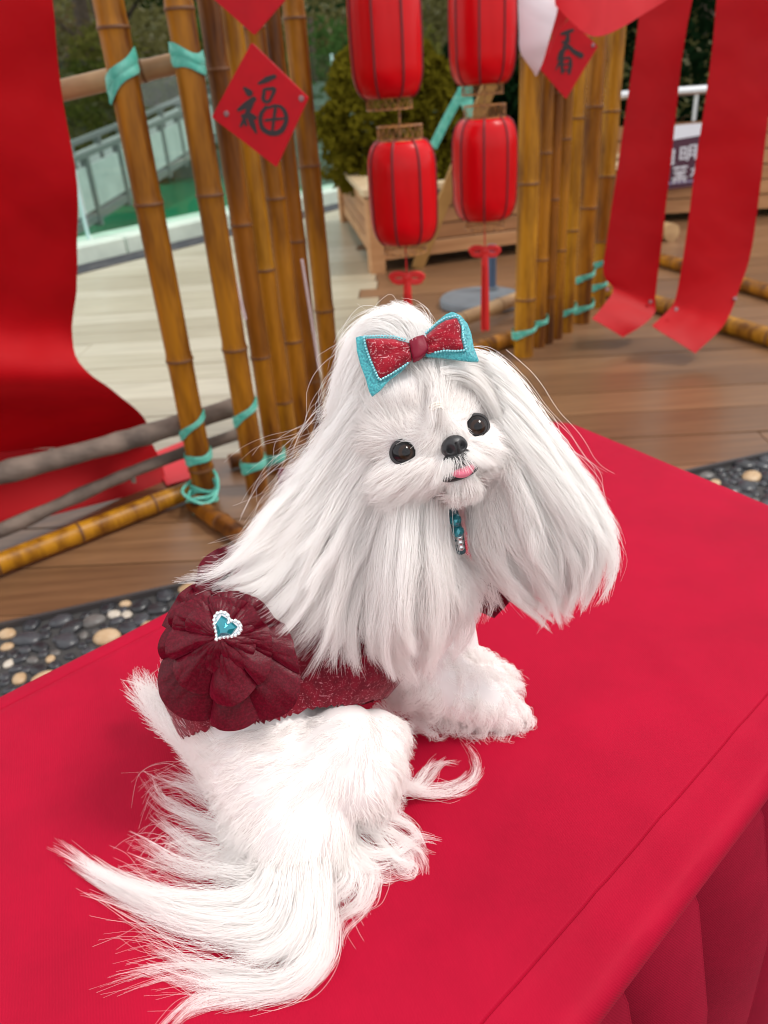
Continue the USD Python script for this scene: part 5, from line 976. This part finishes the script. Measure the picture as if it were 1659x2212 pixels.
locks = [[(820, 1650, .372), Tn(890, 1700, .014), Tn(950, 1705, .008), Tn(1000, 1692, .006), Tn(1021, 1665, .005), Tn(1016, 1635, .004), Tn(996, 1612, .004)], [(830, 1680, .368), Tn(880, 1700, .014), Tn(915, 1670, .010), Tn(940, 1640, .008), Tn(975, 1640, .006)],
         [(760, 1770, .348), Tn(830, 1790, .016), Tn(885, 1820, .008), Tn(912, 1862, .005), Tn(908, 1895, .004)], [(740, 1800, .345), Tn(800, 1840, .016), Tn(850, 1835, .010), Tn(890, 1815, .008), Tn(935, 1832, .004)], [(700, 1810, .34), Tn(765, 1870, .018), Tn(770, 1930, .010), Tn(735, 1965, .008), Tn(700, 1985, .005)], [(770, 1820, .343), Tn(795, 1890, .014), Tn(775, 1950, .008), Tn(725, 1985, .006), Tn(712, 2015, .004)],
         [(790, 1780, .35), Tn(850, 1850, .010), Tn(885, 1870, .006), Tn(858, 1885, .005), Tn(835, 1850, .006)], [(800, 1740, .355), Tn(868, 1770, .012), Tn(895, 1800, .006), Tn(900, 1850, .004)], [(720, 1820, .34), Tn(750, 1890, .022), Tn(700, 1940, .018), Tn(650, 1960, .02)], [(740, 1800, .345), Tn(790, 1870, .016), Tn(840, 1880, .008), Tn(890, 1860, .004)], [(810, 1520, .45), Tn(870, 1575, .006), Tn(910, 1572, .004), Tn(940, 1578, .003)], [(880, 1540, .452), Tn(920, 1575, .012), Tn(935, 1590, .005), Tn(955, 1592, .003)]]
ls = [sheet([l, [(x + 16, y + 12, d) for x, y, d in l]], 110 if i > 1 else 120, 12, 7, k=11, wave=6, spread=(12, 2.6), seed=50 + i, tipnoise=12, frizz=1.6, fly=0.14, len_lo=0.68) for i, l in enumerate(locks)]
curves('curly_lock', np.concatenate(ls), 0.00026, 0.00009, m=long_m)

# ------------------------------------------------------------------ dress, rosette, brooch, bow, collar
def tweed(name, c, c2, hi, sc=1.0):
    return usdkit.material(stage, '/World/Looks/' + name, {
        'tc': ('texture_coordinate', {}), 'm1': ('mapping', {'rotation': (0.5, 0.3, 0.75), 'scale': (1, 0.11, 1)}), 'm2': ('mapping', {'rotation': (0.5, 0.3, 0.75), 'scale': (0.11, 1, 1)}),
        'n1': ('noise_texture', {'scale': 1050.0 * sc, 'detail': 1.0}), 'n2': ('noise_texture', {'scale': 1050.0 * sc, 'detail': 1.0}), 'n3': ('noise_texture', {'scale': 160.0, 'detail': 3.0}),
        'mx': ('math', {'math_type': 'maximum'}), 'r0': ('rgb_ramp', {'ramp': [(0.35, c2), (0.65, c)]}), 'r': ('map_range', {'from_min': 0.655, 'from_max': 0.71, 'clamp': True}),
        'mc': ('mix_color', {'b': hi}), 'b': ('bump', {'strength': 0.7, 'distance': 0.0009}), 'p': ('principled_bsdf', {'roughness': 0.8, 'specular_ior_level': 0.2, 'sheen_weight': 0.15})},
        [('tc.object', 'm1.vector'), ('tc.object', 'm2.vector'), ('m1.vector', 'n1.vector'), ('m2.vector', 'n2.vector'), ('tc.object', 'n3.vector'), ('n1.fac', 'mx.value1'), ('n2.fac', 'mx.value2'), ('n3.fac', 'r0.fac'), ('mx.value', 'r.value'), ('r.result', 'mc.fac'), ('r0.color', 'mc.a'),
         ('mc.result', 'p.base_color'), ('mx.value', 'b.height'), ('b.normal', 'p.normal')], surface='p.BSDF')
tweed_d = tweed('dress_tweed', (0.20, 0.003, 0.016), (0.12, 0.002, 0.010), (0.42, 0.13, 0.16)); tweed_b = tweed('bow_tweed', (0.36, 0.005, 0.020), (0.22, 0.003, 0.013), (0.66, 0.34, 0.36), 1.1)
satin_m = M('dress_satin', (0.080, 0.0006, 0.007), 0.35, 0.22, (620, (0.145, 0.0018, 0.014), 0.42, 0.70), (900, 0.45, 0.0006), extra={'sheen_weight': 0.06, 'sheen_roughness': 0.4, 'sheen_tint': (1.0, 0.2, 0.3)})
ribbon_m = M('bow_ribbon', (0.20, 0.003, 0.022), 0.5, 0.3, None, (1400, 0.3, 0.0004))
teal_m = usdkit.material(stage, '/World/Looks/teal_thread', {'tc': ('texture_coordinate', {}), 'n': ('noise_texture', {'scale': 900.0, 'detail': 2.0}), 'r': ('rgb_ramp', {'ramp': [(0.35, (0.02, 0.21, 0.26)), (0.7, (0.07, 0.46, 0.50))]}), 'b': ('bump', {'strength': 0.8, 'distance': 0.0008}), 'p': ('principled_bsdf', {'roughness': 0.35, 'sheen_weight': 0.1})},
    [('tc.object', 'n.vector'), ('n.fac', 'r.fac'), ('r.color', 'p.base_color'), ('n.fac', 'b.height'), ('b.normal', 'p.normal')], surface='p.BSDF')
crystal_m = M('rhinestone', (0.86, 0.90, 0.93), 0.06, 0.9, extra={'metallic': 0.75}); crystal_teal = M('rhinestone_teal', (0.30, 0.66, 0.72), 0.08, 0.9, extra={'metallic': 0.7})
gem_m = M('teal_gem', (0.005, 0.24, 0.30), 0.05, 0.9, extra={'coat_weight': 1.0, 'metallic': 0.55}); silver_m = M('silver_setting', (0.8, 0.8, 0.82), 0.22, extra={'metallic': 1.0})
E1 = 1.045
outer = m3.Manifold.batch_boolean(chain([(J(560, 1570, 0.40, 1)[0], px_r(P(560, 1570, 0.40), 150)), (lowb[0], lowb[1] + 0.004), (midb[0], midb[1] + 0.005), (chest[0], chest[1] * 0.98)]) + chain([(P(560, 1570, 0.40), px_r(P(560, 1570, 0.40), 130)), (P(735, 1440, 0.43), px_r(P(735, 1440, 0.43), 122)), (chest[0], chest[1] * 0.98)]) + [m3.Manifold.batch_hull([ball(lowb[0], lowb[1]), ball(midb[0], midb[1]), ball(P(735, 1440, 0.43), px_r(P(735, 1440, 0.43), 122))])], m3.OpType.Add)
h0, h1 = P(400, 1588, 0.385), P(800, 1512, 0.40); hm = P(600, 1575, 0.385)
nrm = np.cross(h1 - h0, hm - EYE); nrm /= np.linalg.norm(nrm); nrm = nrm if nrm @ (midb[0] - h0) > 0 else -nrm
outer = outer.refine_to_length(0.004)
dv, df = arr(outer); dt = trimesh.Trimesh(dv, df, process=True); trimesh.smoothing.filter_taubin(dt, lamb=0.5, nu=0.53, iterations=12)
dv = np.array(dt.vertices); dv = dv + np.array(dt.vertex_normals) * (0.0028 * fbm(dv, 55, 8) + 0.0016 * fbm(dv, 140, 9))[:, None]
df = np.array(dt.faces); keep = ((dv[df].mean(1) - h0) @ nrm) > 0.0012 * np.sin(proj(dv[df].mean(1))[:, 0] * 0.03)
df = df[keep]; nn_ = np.array(dt.vertex_normals)
n0 = len(dv); ed = np.sort(np.vstack([df[:, [0, 1]], df[:, [1, 2]], df[:, [2, 0]]]), 1); raw = np.vstack([df[:, [0, 1]], df[:, [1, 2]], df[:, [2, 0]]])
uq, inv, cnt = np.unique(ed, axis=0, return_inverse=True, return_counts=True); bd = raw[cnt[inv.ravel()] == 1]
allv = np.vstack([dv, dv - nn_ * 0.0016]); allf = np.vstack([df, df[:, ::-1] + n0, np.column_stack([bd[:, 1], bd[:, 0], bd[:, 0] + n0]), np.column_stack([bd[:, 1], bd[:, 0] + n0, bd[:, 1] + n0])])
dress = obj('dress', (allv, allf), tweed_d, dog, smooth=50)
def ruffle(name, inner, outer_, amp, nwave, seed, k=60, m=8, mat=None, parent=None):
    a, b = spline([P(*q) for q in inner], k), spline([P(*q) for q in outer_], k); s = np.linspace(0, 1, m)[None, :, None]; u = np.linspace(0, 1, k)
    pts = a[:, None] * (1 - s) + b[:, None] * s; w = np.sin(2 * PI * nwave * u + 1.3 * np.sin(7 * u + seed)) 
    pts = pts - FWD * (amp * S * w[:, None] * np.linspace(0, 1, m)[None] ** 0.8)[..., None]
    return obj(name, grid_mesh(pts, 0.0011), mat or satin_m, parent, smooth=60)
ruffle('ruffle', [(430, 1310, .405), (450, 1280, .415), (490, 1240, .425), (540, 1225, .43), (620, 1230, .435)], [(405, 1290, .41), (425, 1245, .42), (445, 1200, .432), (500, 1178, .442), (600, 1180, .452)], 14, 4.5, 1, parent=dress)
ruffle('ruffle', [(380, 1370, .392), (400, 1330, .398), (440, 1305, .404), (500, 1290, .405)], [(352, 1350, .402), (375, 1300, .408), (415, 1262, .416), (470, 1262, .414)], 10, 3.0, 2, parent=dress)
ruffle('ruffle', [(650, 1010, .462), (648, 1040, .462), (645, 1085, .46)], [(602, 1012, .468), (603, 1050, .467), (606, 1082, .466)], 6, 1.6, 3, k=30, parent=dress)
ruffle('ruffle', [(1010, 1225, .452), (1030, 1270, .452), (1010, 1310, .452)], [(1070, 1215, .452), (1112, 1275, .450), (1068, 1336, .450)], 8, 1.8, 4, k=30, parent=dress)
RC0 = (490, 1362); rcen = P(*RC0, 0.3775); rn = -FWD + 0.18 * DOWN - 0.22 * RIGHT; rn /= np.linalg.norm(rn); ra = RIGHT - rn * (RIGHT @ rn); ra /= np.linalg.norm(ra); rb = np.cross(rn, ra)
def rosette(outline, h0_, drop, n1, amp, seed, ph, sharp=0.9):
    o = np.array(outline, float) - RC0; a = np.arctan2(o[:, 1], o[:, 0]); rr = np.hypot(o[:, 0], o[:, 1]); i = np.argsort(a); a, rr = a[i], rr[i]; th = np.linspace(-PI, PI, 301)
    Rr = np.interp(th, np.concatenate([a - 2 * PI, a, a + 2 * PI]), np.tile(rr, 3)); Rr = np.convolve(np.concatenate([Rr[-9:-1], Rr, Rr[1:9]]), np.ones(17) / 17, 'valid')
    g = np.random.default_rng(seed); s = np.linspace(0.05, 1, 30); pts = []
    edges_ = np.cumsum(g.uniform(0.55, 1.45, n1)); edges_ = edges_ / edges_[-1] * 2 * PI - PI; prev = np.concatenate([[-PI], edges_[:-1]]); hgt = g.uniform(0.55, 1.25, n1); tw = g.uniform(-0.22, 0.22, n1)
    for q in s:
        z = np.zeros_like(th); rad_ = np.ones_like(th)
        for a0, a1, hh, t_ in zip(prev, edges_, hgt, tw):
            x = (th - a0 - t_ * (q - 0.5) * 0) / (a1 - a0); m_ = (x >= 0) & (x <= 1); y = np.sin(PI * np.clip(x, 0, 1)); sk = np.sin(PI * np.clip(x, 0, 1) ** (1.35 if t_ > 0 else 0.75))
            lobe = np.clip(sk, 0, 1) ** 0.55; z = np.where(m_, amp * hh * lobe * (q ** 0.55) * (1.15 - 0.45 * q), z); rad_ = np.where(m_, 1 - 0.07 * q * (1 - y ** 0.6), rad_)
        pleat = np.abs(np.sin(15 * th + 1.5 * np.sin(3 * th + ph))) ** 0.6; z = z + 6.0 * pleat * math.exp(-((q - 0.26) / 0.20) ** 2) + 2.2 * np.sin(7 * th + 9 * q + ph) * q + (13 * fbm(np.stack([np.cos(th) * 4.5, np.sin(th) * 4.5, 0 * th + q * 0.9 + seed], -1), 1.0, seed) + 7 * fbm(np.stack([np.cos(th) * 9, np.sin(th) * 9, 0 * th + q * 2.5 + seed], -1), 1.0, seed + 4)) * min(1, q * 2)
        z = z + h0_ - drop * q ** 2.0; r = Rr * q * rad_; kk = depth(rcen) / F
        pts.append(rcen + kk * ((r * np.cos(th))[:, None] * RIGHT + (r * np.sin(th))[:, None] * DOWN + z[:, None] * rn))
    return np.array(pts)
outB = [(322, 1430), (328, 1500), (365, 1556), (430, 1582), (500, 1590), (570, 1575), (634, 1532), (648, 1470), (625, 1410), (570, 1330), (470, 1290), (385, 1300), (345, 1360)]
outA = [(362, 1400), (385, 1458), (440, 1508), (500, 1522), (556, 1490), (588, 1420), (580, 1360), (545, 1310), (480, 1288), (405, 1300), (368, 1345)]
outC = [(400, 1380), (420, 1425), (455, 1450), (500, 1455), (540, 1432), (556, 1385), (545, 1335), (510, 1305), (465, 1300), (420, 1320)]
ros = obj('rosette', grid_mesh(rosette(outB, -20, 24, 10, 26, 3, 0.4), 0.0010), satin_m, dog, smooth=60)
obj('rosette_layer', grid_mesh(rosette(outA, 6, 20, 8, 30, 5, 1.7), 0.0010), satin_m, ros, smooth=60)
obj('rosette_layer', grid_mesh(rosette(outC, 26, 26, 7, 20, 7, 0.9), 0.0010), satin_m, ros, smooth=60)
bc_ = P(487, 1355, 0.3590); bk_ = depth(bc_) / F; ba = (RIGHT * math.cos(0.62) + DOWN * math.sin(0.62)); bb_ = (-RIGHT * math.sin(0.62) + DOWN * math.cos(0.62)) * -1; bn = -FWD + 0.15 * DOWN - 0.15 * RIGHT; bn /= np.linalg.norm(bn)
tt_ = np.linspace(0, 2 * PI, 41)[:-1]; hx = 16 * np.sin(tt_) ** 3; hy = 13 * np.cos(tt_) - 5 * np.cos(2 * tt_) - 2 * np.cos(3 * tt_) - np.cos(4 * tt_)
heart = np.stack([hx, hy + 2], 1) / 16.0
def hp3(q, s, z): return bc_ + bk_ * (q[:, :1] * s * ba + q[:, 1:2] * s * bb_ + z * bn)
brooch = obj('brooch', (np.vstack([hp3(heart, 33, 0), hp3(heart, 33, 4), bc_ + bk_ * 4 * bn, bc_]), np.array([[i, (i + 1) % 40, 40 + (i + 1) % 40] for i in range(40)] + [[i, 40 + (i + 1) % 40, 40 + i] for i in range(40)] + [[80, 40 + i, 40 + (i + 1) % 40] for i in range(40)] + [[81, (i + 1) % 40, i] for i in range(40)])), silver_m, dog, label='heart-shaped brooch with a teal gem ringed by clear rhinestones')
k8 = heart[::4]; k8 = k8; ng = len(k8)
gv = np.vstack([hp3(k8, 25, 5), hp3(k8, 23, 12), hp3(k8 * [1, 0.9], 12, 17)]); gf = []
for i in range(ng):
    j = (i + 1) % ng
    gf += [[i, j, ng + j], [i, ng + j, ng + i], [ng + i, ng + j, 2 * ng + j], [ng + i, 2 * ng + j, 2 * ng + i]]
gv = np.vstack([gv, bc_ + bk_ * 17 * bn + bk_ * 1 * bb_]); gf += [[3 * ng, 2 * ng + i, 2 * ng + (i + 1) % ng] for i in range(ng)]
obj('gem', (gv, np.array(gf)), gem_m, brooch)
hl = LineString(np.vstack([heart, heart[:1]])); 
for i in range(24):
    q = np.array(hl.interpolate(i / 24, normalized=True).coords); m = trimesh.creation.icosphere(1, 4.6 * bk_); obj('rhinestone', (np.array(m.vertices) + hp3(q, 31.5, 6)[0], np.array(m.faces)), crystal_m, brooch)
# bow on the head
from scipy.spatial import Delaunay
bp = P(905, 758, 0.4325); bwn = -FWD + 0.22 * (-DOWN) * -1 * -1; bwn /= np.linalg.norm(bwn)
bu = RIGHT - bwn * (RIGHT @ bwn); bu /= np.linalg.norm(bu); bw_ = np.cross(bwn, bu)
KB = depth(bp) / F
def cc(p): return [(594 + x * 0.4557, 621 + y * 0.4557) for x, y in p]
def bowpt(x, y, z=0.0): q = on_plane(x, y, bp, bwn); return q + bwn * z * KB
def puffed(name, poly, z0, puff, mat, parent, fold=0.0, apex=None, step=5.0, nf=3, back=6.0):
    """a stuffed cloth piece: swells from its outline, with folds running from the knot"""
    pl_ = Polygon(poly).buffer(0); b = pl_.boundary; L = b.length; bpts = np.array([b.interpolate(d).coords[0] for d in np.arange(0, L, step * 0.8)])
    x0, y0, x1, y1 = pl_.bounds; gx_, gy_ = np.meshgrid(np.arange(x0, x1, step), np.arange(y0, y1, step)); gp = np.column_stack([gx_.ravel(), gy_.ravel()]); from shapely import points, contains, distance
    ins = contains(pl_.buffer(-step * 0.5), points(gp)); gp = gp[ins]; pp = np.vstack([bpts, gp]); dl = Delaunay(pp).simplices; cen = pp[dl].mean(1); dl = dl[contains(pl_, points(cen))]
    a = pp[dl]; cr = (a[:, 1, 0] - a[:, 0, 0]) * (a[:, 2, 1] - a[:, 0, 1]) - (a[:, 1, 1] - a[:, 0, 1]) * (a[:, 2, 0] - a[:, 0, 0]); dl[cr > 0] = dl[cr > 0][:, ::-1]
    d = distance(b, points(pp)); h_ = puff * np.sqrt(np.clip(d, 0, 22) / 22.0)
    if apex is not None:
        v_ = pp - np.array(apex); ang = np.arctan2(v_[:, 1], v_[:, 0]); r = np.hypot(v_[:, 0], v_[:, 1]); h_ = h_ + fold * np.sin(nf * 2.6 * ang + 0.7) * np.exp(-r / 60) * np.clip(d / 6, 0, 1)
    tp = np.array([bowpt(x, y, z0 + z) for (x, y), z in zip(pp, h_)]); bt_ = np.array([bowpt(x, y, z0 - back) for x, y in pp]); n = len(pp); nb = len(bpts)
    f = np.vstack([dl, dl[:, ::-1] + n]); sgn = Polygon(bpts).exterior.is_ccw; rim_ = []
    for i in range(nb):
        j = (i + 1) % nb; rim_ += [[i, j, j + n], [i, j + n, i + n]] if sgn else [[j, i, i + n], [j, i + n, j + n]]
    return obj(name, (np.vstack([tp, bt_]), np.vstack([f, np.array(rim_)])), mat, parent, smooth=50)
lt_out = cc([(383, 237), (405, 230), (560, 238), (640, 262), (650, 340), (600, 395), (540, 440), (495, 490), (460, 514), (446, 490), (430, 430), (405, 365), (388, 300)])
lt_in = cc([(428, 246), (500, 244), (560, 246), (640, 268), (650, 345), (600, 380), (545, 415), (498, 440), (485, 415), (455, 345), (436, 290)])
rt_out = cc([(700, 235), (725, 205), (770, 158), (812, 126), (840, 114), (880, 132), (912, 170), (930, 215), (942, 280), (968, 350), (930, 350), (860, 340), (790, 332), (715, 325)])
rt_in = cc([(695, 245), (725, 222), (770, 182), (810, 158), (862, 148), (882, 190), (884, 245), (898, 300), (860, 304), (800, 302), (722, 318)])
apx = (594 + 680 * 0.4557, 621 + 298 * 0.4557)
bow = puffed('hair_bow', lt_out, 0, 5, teal_m, dog, 2, apx)
tag(bow, 'red tweed hair bow edged in teal thread and rhinestones')
puffed('bow_wing', rt_out, 0, 5, teal_m, bow, 2, apx)
puffed('bow_loop', lt_in, 4, 15, tweed_b, bow, 9, apx); puffed('bow_loop', rt_in, 4, 15, tweed_b, bow, 9, apx)
puffed('bow_knot', cc([(636, 262), (668, 244), (702, 235), (720, 265), (728, 302), (692, 340), (655, 356), (645, 310)]), 12, 8, ribbon_m, bow, 2, (apx[0], apx[1] - 40), 4.0, back=14)
stones = []
for pl_, skip in ((lt_in, (30, 36)), (rt_in, (30, 36))):
    ring = Polygon(pl_).buffer(2.6).exterior
    for d in np.arange(0, ring.length, 6.2):
        x, y = ring.interpolate(d).coords[0]
        if math.hypot(x - apx[0], y - apx[1]) < 34: continue
        m = trimesh.creation.icosphere(1, 2.9 * KB); stones.append((np.array(m.vertices) + bowpt(x, y, 9), np.array(m.faces)))
obj('rhinestone_edging', cat_(stones), crystal_teal, bow, kind='stuff')
# collar charm half hidden between the chest hair and the ear
cpts = spline([P(972, 1085, .436), P(982, 1120, .4325), P(990, 1155, .4305), P(996, 1192, .431)], 10)
col = obj('collar', tube(cpts, 0.0034, 8), M('collar_leather_grey', (0.05, 0.10, 0.12), 0.4), dog, smooth=50)
for i in (3, 5): 
    m = trimesh.creation.icosphere(1, 1.0); obj('collar_gem', (np.array(m.vertices) * 0.0042 + cpts[i] - FWD * 0.002, np.array(m.faces)), gem_m, col)
for i in (6, 7, 8): 
    m = trimesh.creation.icosphere(2, 1.0); obj('collar_bead', (np.array(m.vertices) * 0.0028 + cpts[i] - FWD * 0.002, np.array(m.faces)), silver_m, col)
